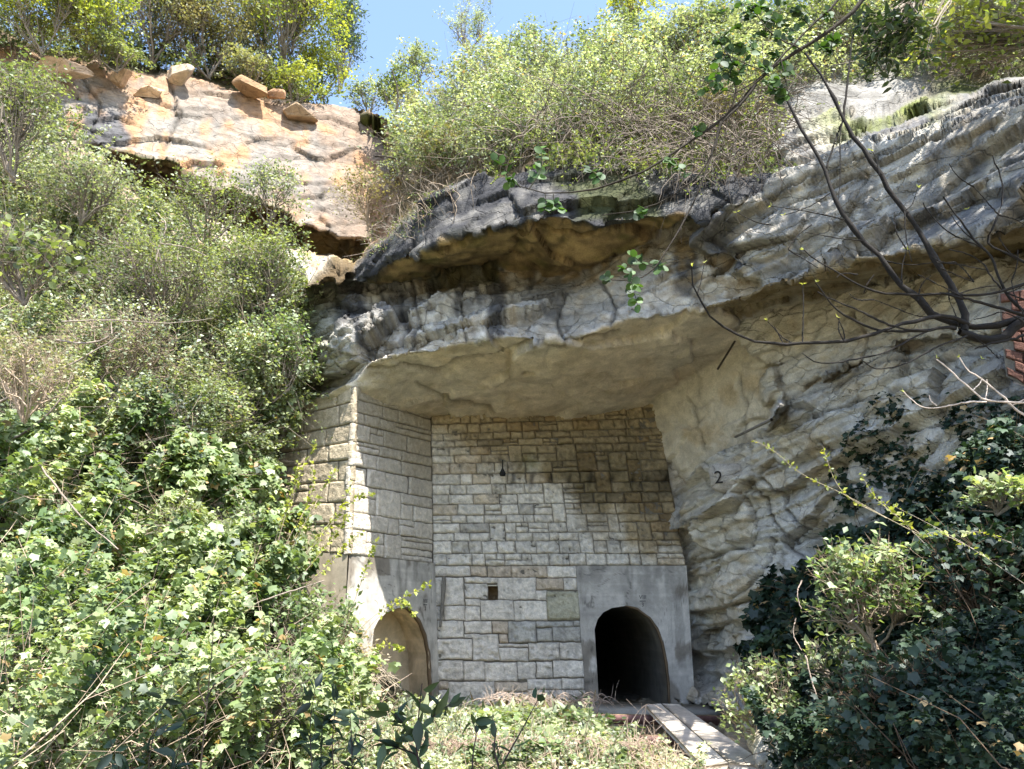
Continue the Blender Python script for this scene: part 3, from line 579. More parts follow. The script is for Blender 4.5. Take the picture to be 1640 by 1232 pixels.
def text_on(txt, pos, right, up, n, size, mat, parent, name):
    cu = bpy.data.curves.new(name, 'FONT'); cu.body = txt; cu.size = size; cu.align_x = 'CENTER'; cu.align_y = 'CENTER'; cu.extrude = .002; cu.resolution_u = 4
    tmp = bpy.data.objects.new('tmp', cu); COL.objects.link(tmp); bpy.context.view_layer.update()
    me = bpy.data.meshes.new_from_object(tmp); COL.objects.unlink(tmp); bpy.data.objects.remove(tmp)
    co = np.zeros(len(me.vertices)*3); me.vertices.foreach_get('co', co); co = co.reshape(-1, 3)
    w = pos+co[:, :1]*right+co[:, 1:2]*up+co[:, 2:]*n+n*.008; me.vertices.foreach_set('co', w.ravel().astype(np.float32)); me.materials.clear(); me.materials.append(mat); me.update()
    o = bpy.data.objects.new(name, me); COL.objects.link(o)
    if parent: o.parent = parent; o.location = -Vector(parent.location)
    return o
# portal right
archR = [(960, 1140), (957, 1090), (954, 1040), (952, 1008), (957, 992), (966, 981), (980, 974), (1000, 971), (1020, 976), (1040, 991), (1052, 1008), (1060, 1030), (1066, 1060), (1070, 1095), (1072, 1140)]
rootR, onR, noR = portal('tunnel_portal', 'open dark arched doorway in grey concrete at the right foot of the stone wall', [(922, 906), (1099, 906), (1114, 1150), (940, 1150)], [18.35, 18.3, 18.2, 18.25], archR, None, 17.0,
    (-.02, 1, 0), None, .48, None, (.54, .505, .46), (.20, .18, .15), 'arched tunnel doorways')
archL = [(590, 1160), (592, 1090), (594, 1035), (597, 1008), (604, 994), (615, 983), (628, 976), (640, 973), (650, 975), (662, 985), (672, 1000), (680, 1022), (685, 1050), (687, 1090), (689, 1160)]
rootL, onLf, noL = portal('tunnel_portal', 'arched doorway walled up in cream just inside, at the left behind the shrubs', [(557, 888), (694, 902), (705, 1160), (540, 1160)], [YP-.1, 18.4, 18.3, YP-.2], archL, None, .9,
    (-.62, .78, 0), None, .5, None, (.56, .53, .48), (.74, .60, .42), 'arched tunnel doorways')
for (root, on, no, x, y, l1, l2) in ((rootL, onLf, noL, 679, 963, 'VIII', '2'), (rootR, onR, noR, 1029, 957, 'VIII', '3')):
    rt = np.cross(no, (0, 0, 1.)); rt = unit(-rt if rt[0] < 0 else rt); up = np.array([0, 0, 1.]); p = on(x, y)+no*.03
    M_sten = bpy.data.materials.get('stencil') or mat_surface('stencil', 40, .1, .4, .8, col=(.05, .05, .055), dist=.002)
    text_on(l1, p, rt, up, no, .125, M_sten, root, 'stencilled_numeral'); text_on(l2, on(x, y+12)+no*.03, rt, up, no, .125, M_sten, root, 'stencilled_digit')
    b_ = on(x, y+6)+no*.04; mb = MB(); q = [b_-rt*.07-up*.008, b_+rt*.07-up*.008, b_+rt*.07+up*.008, b_-rt*.07+up*.008]; mb.hexa(np.array(q), np.array(q)-no*.004); mb.build('stencilled_bar', M_sten, root)
# sill slab under the right portal
mb = MB(); fr = at([925, 1150, 1165, 915], [1127, 1128, 1139, 1138], [18.0, 17.8, 16.9, 17.0]); mb.hexa(fr-np.array([0, 0, .16]), fr, (.33, .32, .29)); o = mb.build('concrete_sill', M_plaster); tag(o, 'rough grey concrete sill slab at the foot of the dark arched doorway', 'slab')
# ------------------------------------------------------------------ small fittings
def tubes(Pl, Rr, sides=4, cap=False):
    Pl = np.asarray(Pl, float); Rr = np.asarray(Rr, float); Nn, n, _ = Pl.shape
    tg = unit(np.gradient(Pl, axis=1)); ref = np.where(np.abs(tg[..., 2:3]) > .9, np.array([1., 0, 0]), np.array([0, 0, 1.]))
    a = unit(np.cross(tg, ref)); b = np.cross(tg, a); th = np.arange(sides)/sides*2*np.pi
    V = Pl[:, :, None]+Rr[:, :, None, None]*(a[:, :, None]*np.cos(th)[None, None, :, None]+b[:, :, None]*np.sin(th)[None, None, :, None])
    k = np.arange(Nn*n*sides).reshape(Nn, n, sides); k2 = np.roll(k, -1, 2)
    F = np.stack([k[:, :-1], k2[:, :-1], k2[:, 1:], k[:, 1:]], -1).reshape(-1, 4)
    return V.reshape(-1, 3), F
def resamp(pl, n=14, smooth=2):
    pl = np.asarray(pl, float)
    for _ in range(smooth):   # chaikin
        a = pl[:-1]*.75+pl[1:]*.25; b = pl[:-1]*.25+pl[1:]*.75; m = np.empty((len(a)*2, pl.shape[1])); m[0::2] = a; m[1::2] = b; pl = np.concatenate([pl[:1], m, pl[-1:]])
    d = np.concatenate([[0], np.cumsum(np.linalg.norm(np.diff(pl, axis=0), axis=1))]); t = np.linspace(0, d[-1], n)
    return np.stack([np.interp(t, d, pl[:, i]) for i in range(pl.shape[1])], -1)
def join(parts):
    off = 0; V = []; F = []
    for v, f in parts: V.append(v); F.append(f+off); off += len(v)
    return np.concatenate(V), np.concatenate(F)
def rod(name, label, cat, pts, r, col, mat=M_steel, sides=8):
    pl = resamp(np.array(pts), 8, 0)[None]; V, F = tubes(pl, np.full((1, 8), r), sides); o = mkmesh(name, V, F, mat, None, np.full((len(V), 3), col), True); return tag(o, label, cat)
a, b = at(1175, 550, sY(1175, 550)-.1), at(1149, 592, sY(1149, 592)-.75); rod('iron_rod', 'dark iron rod sticking out of the cave ceiling near its right end', 'rod', [a+.1*(a-b), b], .022, (.05, .04, .035))
a, b = at(1178, 700, sY(1178, 700)-.15), at(1236, 672, sY(1236, 672)-.2); rod('iron_pipe', 'grey pipe lying along the rock ledge right of the cave', 'pipe', [a, b], .028, (.22, .2, .18))
# hook on the wall
hk = onU = fU(np.array([.31]), np.array([.45]))[0][0]; hp = at(805, 755, 18.3)+np.array([0, -.12, 0]); mb = MB()
for (w0, z0, w1, z1) in ((.012, .26, .014, .06), (.014, .06, .075, -.07), (.075, -.07, .055, -.12)):
    A = np.array([hp+[-w0, 0, z0], hp+[w0, 0, z0], hp+[w0, .12, z0], hp+[-w0, .12, z0]]); B = np.array([hp+[-w1, 0, z1], hp+[w1, 0, z1], hp+[w1, .12, z1], hp+[-w1, .12, z1]]); mb.hexa(A, B, (.02, .02, .02))
tag(mb.build('iron_hook', M_steel), 'small black iron hook fixed high in the middle of the stone wall', 'hook')
# leaning groove with soot on the lower left
pts = [at(711, 925, 18.2), at(710, 950, 18.2), at(707, 985, 18.18), at(705, 1005, 18.18)]; V, F = tubes(resamp(pts, 8, 1)[None], np.array([[.05, .06, .055, .05, .045, .04, .035, .03]]), 6)
o = mkmesh('mortar_groove', V, F, M_stone, wall, np.full((len(V), 3), (.22, .2, .17)))
# painted 2 on the rock
pc = at(1151, 765, min(sY(x_, y_) for x_ in range(1136, 1180, 6) for y_ in range(742, 792, 6))-.04); nn = unit(np.array([-.45, -.9, .0])); rt = unit(np.cross((0, 0, 1.), -nn)); rt = rt if rt[0] > 0 else -rt
tile = MB(); up = np.array([0, 0, 1.]); A = [pc+rt*x+up*y-nn*.0 for x, y in ((-.2, .2), (-.05, .3), (.42, .26), (.48, .02), (.38, -.2), (.1, -.3), (-.16, -.22))]
A = np.array(A); tile.add(np.concatenate([A, A-nn*.4]), [list(range(6, -1, -1)), *[[i, (i+1) % 7, 7+(i+1) % 7, 7+i] for i in range(7)]], (.52, .47, .41))
o = tile.build('rock_face', M_rock); tag(o, 'smooth pale rock facet bearing a hand painted black number two', 'rock')
text_on('2', pc+nn*.01-up*.01, rt, up, nn, .38, M_paint, o, 'painted_number'); COL.objects['painted_number'].location = (0, 0, 0)
# brick pier at the far right
bk = thing('brick_wall', 'piece of red brick wall behind the bare branches at the right edge', 'wall', at(1650, 600, 8.6)); rects = []
bf, bn = patch([(1600, 470), (1760, 440), (1760, 680), (1612, 600)], [9.2, 8.4, 8.3, 9.1])
blocks('bricks', bf, bn, [(x*.2+(.1 if y % 2 else 0), y/9., x*.2+.2+(.1 if y % 2 else 0), (y+1)/9.) for y in range(9) for x in range(5)], lambda x, y, r: np.array([.12, .058, .043])*(.75+.5*r.random()), bk, 51, gap=.015, rough=.006, sizeW=160, sizeH=190)
backing('mortar', bf, bn, bk, -.04)
# planks and beams
def plank(name, label, q4, Ys, th, col, group):
    q = at([a for a, b in q4], [b for a, b in q4], Ys); n = 24; t = np.linspace(0, 1, n); m = 5; s = np.linspace(0, 1, m); Tt, Ss = np.meshgrid(t, s)
    top = (q[0]*(1-Ss[..., None])+q[1]*Ss[..., None])*(1-Tt[..., None])+(q[3]*(1-Ss[..., None])+q[2]*Ss[..., None])*Tt[..., None]
    top = top+np.array([0, 0, 1.])*(.012*(fbm(top*np.array([6, 1.5, 6]), 3, 4)-.5))[..., None]
    V = np.concatenate([top.reshape(-1, 3), top.reshape(-1, 3)-[0, 0, th]]); k = np.arange(n*m).reshape(m, n); F = np.stack([k[:-1, :-1], k[:-1, 1:], k[1:, 1:], k[1:, :-1]], -1).reshape(-1, 4)
    F = np.concatenate([F, F[:, ::-1]+n*m]); sd = []
    for a, b in ((k[0], 1), (k[-1], -1)):
        for i in range(n-1): sd.append([a[i], a[i+1], a[i+1]+n*m, a[i]+n*m][::b])
    for a, b in ((k[:, 0], -1), (k[:, -1], 1)):
        for i in range(m-1): sd.append([a[i], a[i+1], a[i+1]+n*m, a[i]+n*m][::b])
    V = V+0; c = np.array(col)*(.75+.5*fbm(V*np.array([14, 2, 14]), 4, 6))[:, None]
    o = mkmesh(name, V, np.concatenate([F, np.array(sd)]), M_wood, None, c); return tag(o, label, 'plank', group)
plank('plank', 'long weathered plank sloping down from the dark doorway, the left and nearer of two', [(1033, 1129), (1058, 1127), (1166, 1222), (1128, 1228)], [16.4, 16.5, 11.0, 10.8], .075, (.60, .54, .47), 'planks laid across the beams')
plank('plank', 'wider weathered plank sloping down beside the first, on its right hand side', [(1060, 1127), (1088, 1128), (1236, 1230), (1169, 1222)], [16.5, 16.4, 10.6, 10.95], .065, (.56, .50, .43), 'planks laid across the beams')
def beam(label, x0, y0, x1, y1, Y, h, w=.14):
    a, b = at(x0, y0, Y), at(x1, y1, Y); mb = MB(); bev = .012
    for (dz0, dz1, yy0, yy1, c) in ((0, .02, 0, w, (.27, .19, .11)), (-h+.02, -.001, w*.4, w*.55, (.13, .07, .065)), (-h, -h+.019, 0, w, (.13, .07, .06))):
        A = np.array([a+[0, yy0, dz0], b+[0, yy0, dz0], b+[0, yy0, dz1], a+[0, yy0, dz1]]); mb.hexa(A, A+np.array([0, yy1-yy0, 0]), c)
    A = np.array([a+[0, -.006, -h+.02], b+[0, -.006, -h+.02], b+[0, -.006, .018], a+[0, -.006, .018]]); mb.hexa(A, A+np.array([0, .01, 0]), (.20, .105, .095))
    return tag(mb.build('steel_beam', M_steel), label, 'beam', 'rusty beams under the planks')
beam('long rusty steel beam lying across the ground just before the doorway sill', 855, 1145, 1172, 1149, 16.1, .15)
beam('shorter rusty steel beam under the middle of the planks', 1008, 1180, 1150, 1182, 13.9, .13)
# ------------------------------------------------------------------ foliage
SHAPES = {
 'oval': (np.array([(0, 0, 0), (.34, .5, .10), (0, 1.05, -.05), (-.34, .5, .10), (0, .5, 0)]), [[0, 1, 4], [1, 2, 4], [2, 3, 4], [3, 0, 4]]),
 'rhomb': (np.array([(0, 0, 0), (.32, .45, .1), (0, 1., 0), (-.32, .5, .08)]), [[0, 1, 2], [0, 2, 3]]),
 'lance': (np.array([(0, 0, 0), (.16, .4, .05), (0, 1.1, -.1), (-.16, .4, .05)]), [[0, 1, 2], [0, 2, 3]]),
 'ivy': (np.array([(0, .12, .04), (0, .78, -.10), (.27, .42, .03), (.52, .36, -.07), (.40, .04, .03), (.36, -.24, -.05), (0, -.12, .02), (-.36, -.24, -.05), (-.40, .04, .03), (-.52, .36, -.07), (-.27, .42, .03)]), [[0, i, i % 10+1] for i in range(1, 11)]),
 'round': (np.array([(0, 0, 0), (.3, .16, .04), (.42, .5, .07), (.27, .85, .02), (0, .98, -.04), (-.27, .85, .02), (-.42, .5, .07), (-.3, .16, .04), (0, .5, 0)]), [[8, i, (i+1) % 8] for i in range(8)]),
 'bay': (np.array([(0, 0, 0), (.16, .2, .05), (.24, .5, .07), (.15, .85, .02), (0, 1.25, -.12), (-.15, .85, .02), (-.24, .5, .07), (-.16, .2, .05), (0, .5, -.02)]), [[8, i, (i+1) % 8] for i in range(8)]),
}
def leaf_mesh(Pp, size, Nn, col, shape, tdir=None):
    Pp = np.asarray(Pp, float); n = len(Pp); Nn = unit(Nn)
    t = unit(rng.normal(size=(n, 3))) if tdir is None else unit(tdir)
    t = unit(t-Nn*(t*Nn).sum(1, keepdims=True)); b = np.cross(Nn, t)
    sv, sf = SHAPES[shape]; k = len(sv); sv = np.array(sv)
    V = Pp[:, None]+np.asarray(size)[:, None, None]*(b[:, None]*sv[None, :, 0:1]+t[:, None]*sv[None, :, 1:2]+Nn[:, None]*sv[None, :, 2:3])
    F = (np.array(sf)[None]+(np.arange(n)*k)[:, None, None]).reshape(-1, 3)
    return V.reshape(-1, 3), F, np.repeat(col, k, 0)
def colours(n, pal, var=.22, Pp=None):
    pal = np.array(pal, float); w = rng.random(n)
    if Pp is not None: w = np.clip(.6*sm(.35, .65, fbm(np.asarray(Pp)*1.6, 2, 21))+.55*w-.1, 0, .999)
    k = w*(len(pal)-1); i = np.minimum(k.astype(int), len(pal)-2); f = (k-i)[:, None]
    return (pal[i]*(1-f)+pal[i+1]*f)*(1+var*rng.normal(size=(n, 1))).clip(.4, 1.7)
def upn(n, up=.55, sun=.35): return unit(rng.normal(size=(n, 3))*.62+np.array([0, 0, up])+SUN*sun)
PAL = {
 'yel': [(.16, .21, .04), (.32, .36, .06), (.46, .47, .09)],
 'green': [(.07, .10, .035), (.17, .215, .075), (.32, .36, .15)],
 'pale': [(.11, .145, .075), (.27, .32, .19), (.50, .53, .38)],
 'olive': [(.11, .13, .055), (.23, .245, .12), (.38, .37, .22)],
 'brown': [(.12, .12, .05), (.23, .21, .10), (.36, .31, .18)],
 'dark': [(.012, .028, .010), (.025, .05, .018), (.05, .08, .025)],  # shade on these leaves is put into their colour
 'ivy_lit': [(.07, .12, .035), (.19, .26, .10), (.42, .47, .26)],  # ivy in sun, part of its brightness put into the colour
 'ivy_shaded': [(.010, .024, .013), (.020, .042, .022), (.045, .075, .035)],  # ivy in deep shade, the shade put into the leaf colour
 'fir': [(.04, .07, .045), (.07, .11, .07), (.12, .16, .10)],
 'straw': [(.34, .28, .17), (.46, .38, .26), (.55, .46, .34)],
}
TW = {'grey': (.26, .22, .18), 'brown': (.13, .09, .06), 'dark': (.03, .025, .02), 'tan': (.42, .33, .25)}
def shrub(name, label, cat, px, py, Y, rx, rz, pal='green', leaf=7, shape='rhomb', layers=2.2, twig='grey', tw=1.0, base=None, group=None, tips=None, spread=.20, ry=None, mat=None, droop=0, flat=.0, up=.55):
    m = pxm(Y)*1.05; c = at(px, py, Y); rad = np.array([rx*m, (ry or rx)*m*.8, rz*m]); b0 = at(base[0], base[1], base[2]) if base else c-np.array([0, -.3*rad[1], rad[2]*1.05])
    root = thing(name, label, cat, b0, group)
    nt_ = tips or int(34+rx*rz/70); d = unit(rng.normal(size=(nt_, 3))); d[:, 2] = np.where(d[:, 2] < -.5, -d[:, 2], d[:, 2])
    lump = .62+.75*vn(d*1.9+px*.13, 5)[:, None]; rr = (rng.random((nt_, 1))**.38)*lump; tip = c+d*rad*rr
    nl = 6; ld = unit(rng.normal(size=(nl, 3))*np.array([1, 1, .5])+np.array([0, 0, .5])); lt_ = c+ld*rad*.75; a_ = ((tip[:, None]-lt_[None])**2).sum(-1).argmin(1)
    lc = b0[None]*.45+lt_*.55+rng.normal(size=(nl, 3))*rad*.18
    def bez(i, t): return (1-t)**2*b0+2*t*(1-t)*lc[i]+t*t*lt_[i]
    tl_ = np.linspace(0, 1, 7)[None, :, None]; limbs = (1-tl_)**2*b0+2*tl_*(1-tl_)*lc[:, None]+tl_**2*lt_[:, None]; limbs = limbs+rng.normal(size=limbs.shape)*rad*.02
    st = bez(a_, .25+.7*rng.random((nt_, 1))); st = np.where(((tip-c)[:, 2:3] < -.1*rad[2]), bez(a_, .15+.3*rng.random((nt_, 1))), st)
    q1_ = st+(tip-st)*.3+rng.normal(size=(nt_, 3))*rad*.06+np.array([0, 0, -.04])*rad[2]; mid = st+(tip-st)*.6+rng.normal(size=(nt_, 3))*rad*.07; q2_ = st+(tip-st)*.82+rng.normal(size=(nt_, 3))*rad*.05
    pl = np.stack([st, q1_, mid, q2_, tip], 1); r0 = (.007+.0035*rad.max())*tw
    VL, FL = tubes(limbs, np.linspace(2.6, .9, 7)[None]*r0*(.7+.6*rng.random((nl, 1))), 5)
    V1, F1_ = tubes(pl, np.linspace(1, .25, 5)[None]*r0*(.5+rng.random((nt_, 1))), 4)
    # twiglets
    k = 5; tt = np.repeat(tip, k, 0)+rng.normal(size=(nt_*k, 3))*rad.mean()*.03; ends = tt+unit(rng.normal(size=(nt_*k, 3))+unit(tip-b0).repeat(k, 0)*.7)*rad.mean()*spread*(1.0+rng.random((nt_*k, 1)))
    sta = np.repeat(q2_*.4+tip*.6, k, 0); pl2 = np.stack([sta, (sta+ends)/2+rng.normal(size=ends.shape)*rad.mean()*.02, ends], 1); V2, F2_ = tubes(pl2, np.array([[.5, .4, .15]])*r0*.55*np.ones((nt_*k, 1)), 3)
    V, F = join([(V1, F1_), (V2, F2_), (VL, FL)]); tc = np.array(TW[twig])
    mkmesh('branches', V, F, M_bark, root, tc*(.7+.6*vn(V*3, 2))[:, None])
    ls = leaf*m; n = int(1.9*layers*math.pi*rx*rz/(leaf*leaf*.42))
    ii = rng.integers(0, nt_*k, n); f = rng.random((n, 1))**.7; Pp = sta[ii]*(1-f)+ends[ii]*f+rng.normal(size=(n, 3))*rad.mean()*spread*.38
    Nn = upn(n, up); V, F, C = leaf_mesh(Pp, ls*(.6+.7*rng.random(n)), Nn, colours(n, PAL[pal], .2, Pp), shape)
    mkmesh('foliage', V, F, mat or M_leaf, root, C); return root
def blanket(name, label, cat, poly, dens, leaf, pal, shape='rhomb', thick=.5, ybias=1., clump=.9, kind='stuff', twigs=0, twigc='grey', mat=None, thr=.42, up=.45, coldir=None, tup=False, tl=.5, warp=20, tlean=.0):
    """growth rooted on the rock surface inside a region"""
    xs = [a for a, b in poly]; ys = [b for a, b in poly]; A = (max(xs)-min(xs))*(max(ys)-min(ys)); n = int(A*dens)
    x = rng.uniform(min(xs), max(xs), n); y = rng.uniform(min(ys), max(ys), n)
    z3 = np.stack([x/60, y/60, x*0+len(label)], -1); wx = x+warp*2*(fbm(z3, 3, 3)-.5); wy = y+warp*2*(fbm(z3+9, 3, 4)-.5); k = inpoly(wx, wy, poly); x, y = x[k], y[k]
    Q, Nn = surf(x, y); cl = fbm(np.stack([x/38, y/38, Q[:, 1]*.3], -1), 3, len(name)+7); k = cl+rng.random(len(x))*.16 > thr; x, y, Q, Nn, cl = x[k], y[k], Q[k], Nn[k], cl[k]; n = len(x)
    lift = thick*clump*sm(thr-.02, thr+.22, cl)*rng.random(n)**.5+.03
    Pp = Q+Nn*lift[:, None]+np.array([0, 0, .25])*lift[:, None]; ls = leaf*pxm(Pp[:, 1])
    LN = unit(Nn*.55+upn(n, up)); cl_ = colours(n, PAL[pal], .26, Pp); dd = rng.random(n) < .035; cl_[dd] = np.array([.40, .28, .13])*(.5+.8*rng.random((dd.sum(), 1)))
    V, F, C = leaf_mesh(Pp, ls*(.4+1.1*rng.random(n)), LN, cl_, shape, np.array([0, 0, -1.])+rng.normal(size=(n, 3))*.7 if shape == 'ivy' else (np.array([0, 0, 1.])+rng.normal(size=(n, 3))*.35 if tup else None))
    o = mkmesh(name, V, F, mat or M_leaf, None, C); tag(o, label, cat, kind=kind)
    if twigs:
        i = rng.integers(0, n, twigs); s0 = Q[i]; L_ = tl*(.5+rng.random((twigs, 1))); d = unit(Nn[i]*.7+rng.normal(size=(twigs, 3))*.8+np.array([0, 0, .5])); m_ = s0+d*L_*.5+rng.normal(size=d.shape)*L_*.15; e = m_+unit(d+rng.normal(size=d.shape)*.6+[0, 0, -.2])*L_*.5
        V, F = tubes(np.stack([s0, (s0+m_)/2+rng.normal(size=d.shape)*L_*.07, m_, e], 1), np.array([[1, .8, .6, .25]])*(.004+.006*rng.random((twigs, 1))), 3)
        t_ = mkmesh('twigs', V, F, M_bark, o, np.array(TW[twigc])*(.7+.6*vn(V*3, 2))[:, None])
    return o
def shoots(name, label, poly, n, L0, leaf, pal, per=16, shape='rhomb', twigc='grey', up=.7, r0=.006, kind='stuff', thr=.0, droop=.35, cat='undergrowth'):
    """wispy leafy shoots growing out of the rock or scrub"""
    xs = [a for a, b in poly]; ys = [b for a, b in poly]; x = rng.uniform(min(xs), max(xs), n*4); y = rng.uniform(min(ys), max(ys), n*4); k = inpoly(x, y, poly)&(fbm(np.stack([x/45, y/45, x*0+n], -1), 3, 7)+rng.random(n*4)*.1 > thr); x, y = x[k][:n], y[k][:n]; n = len(x)
    Q, Nn = surf(x, y); L_ = L0*(.45+.8*rng.random((n, 1, 1))); d = unit(Nn*.75+rng.normal(size=(n, 3))*.5+np.array([0, 0, up]))[:, None]; m = 7; t = np.linspace(0, 1, m)[None, :, None]; w = rng.normal(size=(n, 1, 3))
    Pl = Q[:, None]+d*L_*t+w*L_*.16*t*t+np.array([0, 0, -1.])*droop*L_*t**2.2+rng.normal(size=(n, m, 3))*L_*.02
    V, F = tubes(Pl, np.linspace(1, .3, m)[None]*r0*(.5+rng.random((n, 1))), 3)
    i = np.repeat(np.arange(n), per); f = .25+.75*rng.random(n*per); a = np.minimum((f*(m-1)).astype(int), m-2); fr = (f*(m-1)-a)[:, None]; p = Pl[i, a]*(1-fr)+Pl[i, a+1]*fr+rng.normal(size=(n*per, 3))*.018; tg = unit(Pl[i, a+1]-Pl[i, a]); ls = leaf*pxm(p[:, 1])*(.6+.7*rng.random(n*per))
    V2, F2_, C2 = leaf_mesh(p, ls, upn(n*per, .5), colours(n*per, PAL[pal], .22, p), shape, tg*.6+rng.normal(size=p.shape)*.6)
    o = mkmesh(name, V2, F2_, M_leaf, None, C2); tag(o, label, cat, kind=kind); mkmesh('twigs', V, F, M_bark, o, np.array(TW[twigc])*(.7+.6*vn(V*3, 2))[:, None]); return o
# ------------------------------------------------------------------ undergrowth masses (rooted on the rock), nobody could count them
blanket('ivy', 'thick carpet of sunlit ivy with pointed lobed leaves over the lower left bank', 'ivy', [(-60, 730), (60, 715), (250, 735), (400, 790), (440, 880), (470, 960), (560, 1040), (600, 1110), (560, 1260), (-60, 1300)], .17, 13, 'ivy_lit', 'ivy', .95, thr=.455, twigs=700, twigc='tan', tl=.8)
blanket('ivy', 'dark shaded ivy trailing over the rock and bank at the lower right', 'ivy', [(1240, 1240), (1225, 1120), (1240, 1010), (1250, 950), (1310, 900), (1430, 850), (1520, 800), (1600, 730), (1660, 700), (1900, 640), (2020, 700), (2020, 1300), (1700, 1320)], .15, 12, 'ivy_shaded', 'ivy', .5, thr=.34, twigs=350, twigc='brown', mat=M_leafd, tl=.7)
blanket('ivy', 'thin ivy strands creeping up the pale rock right of the cave', 'ivy', [(1290, 830), (1340, 740), (1400, 660), (1520, 640), (1660, 640), (1660, 760), (1480, 790), (1400, 830)], .06, 9, 'ivy_shaded', 'ivy', .08, thr=.56, mat=M_leafd)
blanket('creeper', 'green creeper cascading over the edge of the left rock beside the stone wall', 'creeper', [(380, 560), (480, 540), (500, 600), (490, 660), (460, 690), (430, 740), (440, 830), (400, 900), (330, 800), (340, 660)], .10, 11, 'ivy_lit', 'ivy', .35, thr=.38, twigs=200)
blanket('undergrowth', 'tangled scrub of small green leaves covering the middle of the left cliff', 'undergrowth', [(-60, 250), (130, 300), (230, 360), (330, 430), (440, 440), (490, 480), (480, 620), (430, 720), (300, 760), (-60, 760)], .36, 6.5, 'green', 'rhomb', 1.1, thr=.445, twigs=2400, twigc='grey', tl=1.1)
blanket('undergrowth', 'pale dry twiggy scrub between the green bushes on the left cliff', 'undergrowth', [(-60, 230), (130, 300), (230, 380), (420, 440), (480, 520), (470, 640), (300, 740), (-60, 740)], .22, 6, 'pale', 'rhomb', 1.2, thr=.47, twigs=1600, twigc='tan', tl=1.2)
blanket('hillside_scrub', 'dense sunlit scrub on the slope above the central rock overhang', 'undergrowth', [(665, 320), (672, 215), (720, 170), (960, 90), (1180, 20), (1660, -60), (1660, 110), (1480, 150), (1400, 130), (1260, 170), (1200, 190), (1040, 215), (900, 235), (800, 262), (700, 300), (650, 330)], .30, 7, 'pale', 'rhomb', 1.5, thr=.33, twigs=2600, tl=1.5)
blanket('ledge_scrub', 'low green scrub along the top of the orange cliff', 'undergrowth', [(-60, 60), (60, 60), (250, 85), (420, 100), (520, 150), (480, 175), (330, 120), (220, 118), (100, 100), (-60, 90)], .16, 6, 'green', 'rhomb', 1.2, thr=.36, twigs=300, tl=1.4)
blanket('ground_cover', 'low sunlit weeds and grass on the ground before the stone wall', 'weeds', [(640, 1135), (760, 1150), (850, 1168), (940, 1180), (1000, 1195), (1020, 1210), (1090, 1215), (1140, 1232), (1140, 1300), (540, 1300), (560, 1180)], .22, 8, 'pale', 'rhomb', .28, thr=.45, twigs=1500, twigc='tan', tl=.35, up=.9)
blanket('ground_cover', 'green clover patch on the ground left of the steel beams', 'weeds', [(760, 1170), (900, 1160), (1000, 1180), (1060, 1215), (1000, 1260), (740, 1260)], .16, 10, 'ivy_lit', 'round', .3, thr=.46, up=1.)
blanket('moss_tufts', 'moss and ferny tufts along the dark ledge over the cave', 'moss', [(560, 420), (620, 350), (700, 300), (760, 290), (700, 340), (620, 400), (570, 440)], .12, 6, 'green', 'lance', .25, thr=.46, twigs=200)
blanket('ivy', 'small round leaved creeper mixed through the sunlit ivy of the lower left bank', 'creeper', [(-60, 760), (250, 760), (430, 830), (470, 960), (560, 1060), (600, 1130), (560, 1260), (-60, 1300)], .12, 8, 'green', 'rhomb', 1.0, thr=.47, twigs=900, twigc='tan', tl=.9)
blanket('tall_weeds', 'tall loose grass blades and weeds at the foot of the stone wall', 'weeds', [(650, 1125), (760, 1128), (960, 1135), (900, 1180), (860, 1250), (560, 1250), (600, 1160)], .05, 20, 'pale', 'lance', .15, thr=.42, up=.1, tup=True)
shoots('leafy_shoots', 'wispy leafy shoots standing out of the scrub on the left cliff', [(-60, 200), (60, 150), (160, 270), (330, 350), (500, 430), (500, 640), (430, 740), (-60, 740)], 2600, .95, 6.5, 'pale', 20, thr=.38)
shoots('leafy_shoots', 'greener leafy shoots mixed through the left cliff scrub', [(-60, 300), (160, 330), (400, 420), (500, 470), (500, 640), (430, 740), (-60, 760)], 1800, .8, 7, 'green', 18, thr=.40)
shoots('leafy_shoots', 'leafy shoots filling the foot of the bushes along the orange cliff edge', [(-60, 40), (100, 78), (250, 95), (400, 108), (520, 150), (500, 175), (380, 135), (240, 122), (60, 96), (-60, 80)], 900, 2.0, 6, 'green', 26, thr=.2)
shoots('leafy_shoots', 'upright leafy shoots along the slope above the vine tangle', [(660, 300), (680, 190), (800, 130), (960, 80), (1200, 30), (1360, 60), (1330, 120), (1240, 180), (1000, 230), (760, 290)], 2600, 1.4, 6, 'pale', 20, thr=.36)
shoots('leafy_shoots', 'loose sprays of leaves drooping over the rock lip in front of the vines', [(760, 290), (860, 240), (1000, 215), (1240, 190), (1250, 280), (1100, 290), (900, 280)], 480, .9, 7, 'green', 18, up=.1, droop=.9, thr=.40)
shoots('leafy_shoots', 'tall sunlit weeds and shoots rising across the bottom of the photo', [(440, 1150), (640, 1140), (760, 1175), (980, 1195), (1050, 1225), (1000, 1260), (440, 1260)], 620, .5, 7, 'pale', 16, twigc='tan', up=1.3, droop=.15, cat='weeds', thr=.36)
shoots('leafy_shoots', 'lit yellow green sprays scattered over the dark ivy slope', [(1290, 920), (1420, 860), (1600, 740), (1660, 720), (1660, 1000), (1500, 1060), (1350, 1080)], 150, .5, 8, 'yel', 14, twigc='tan', droop=.7)
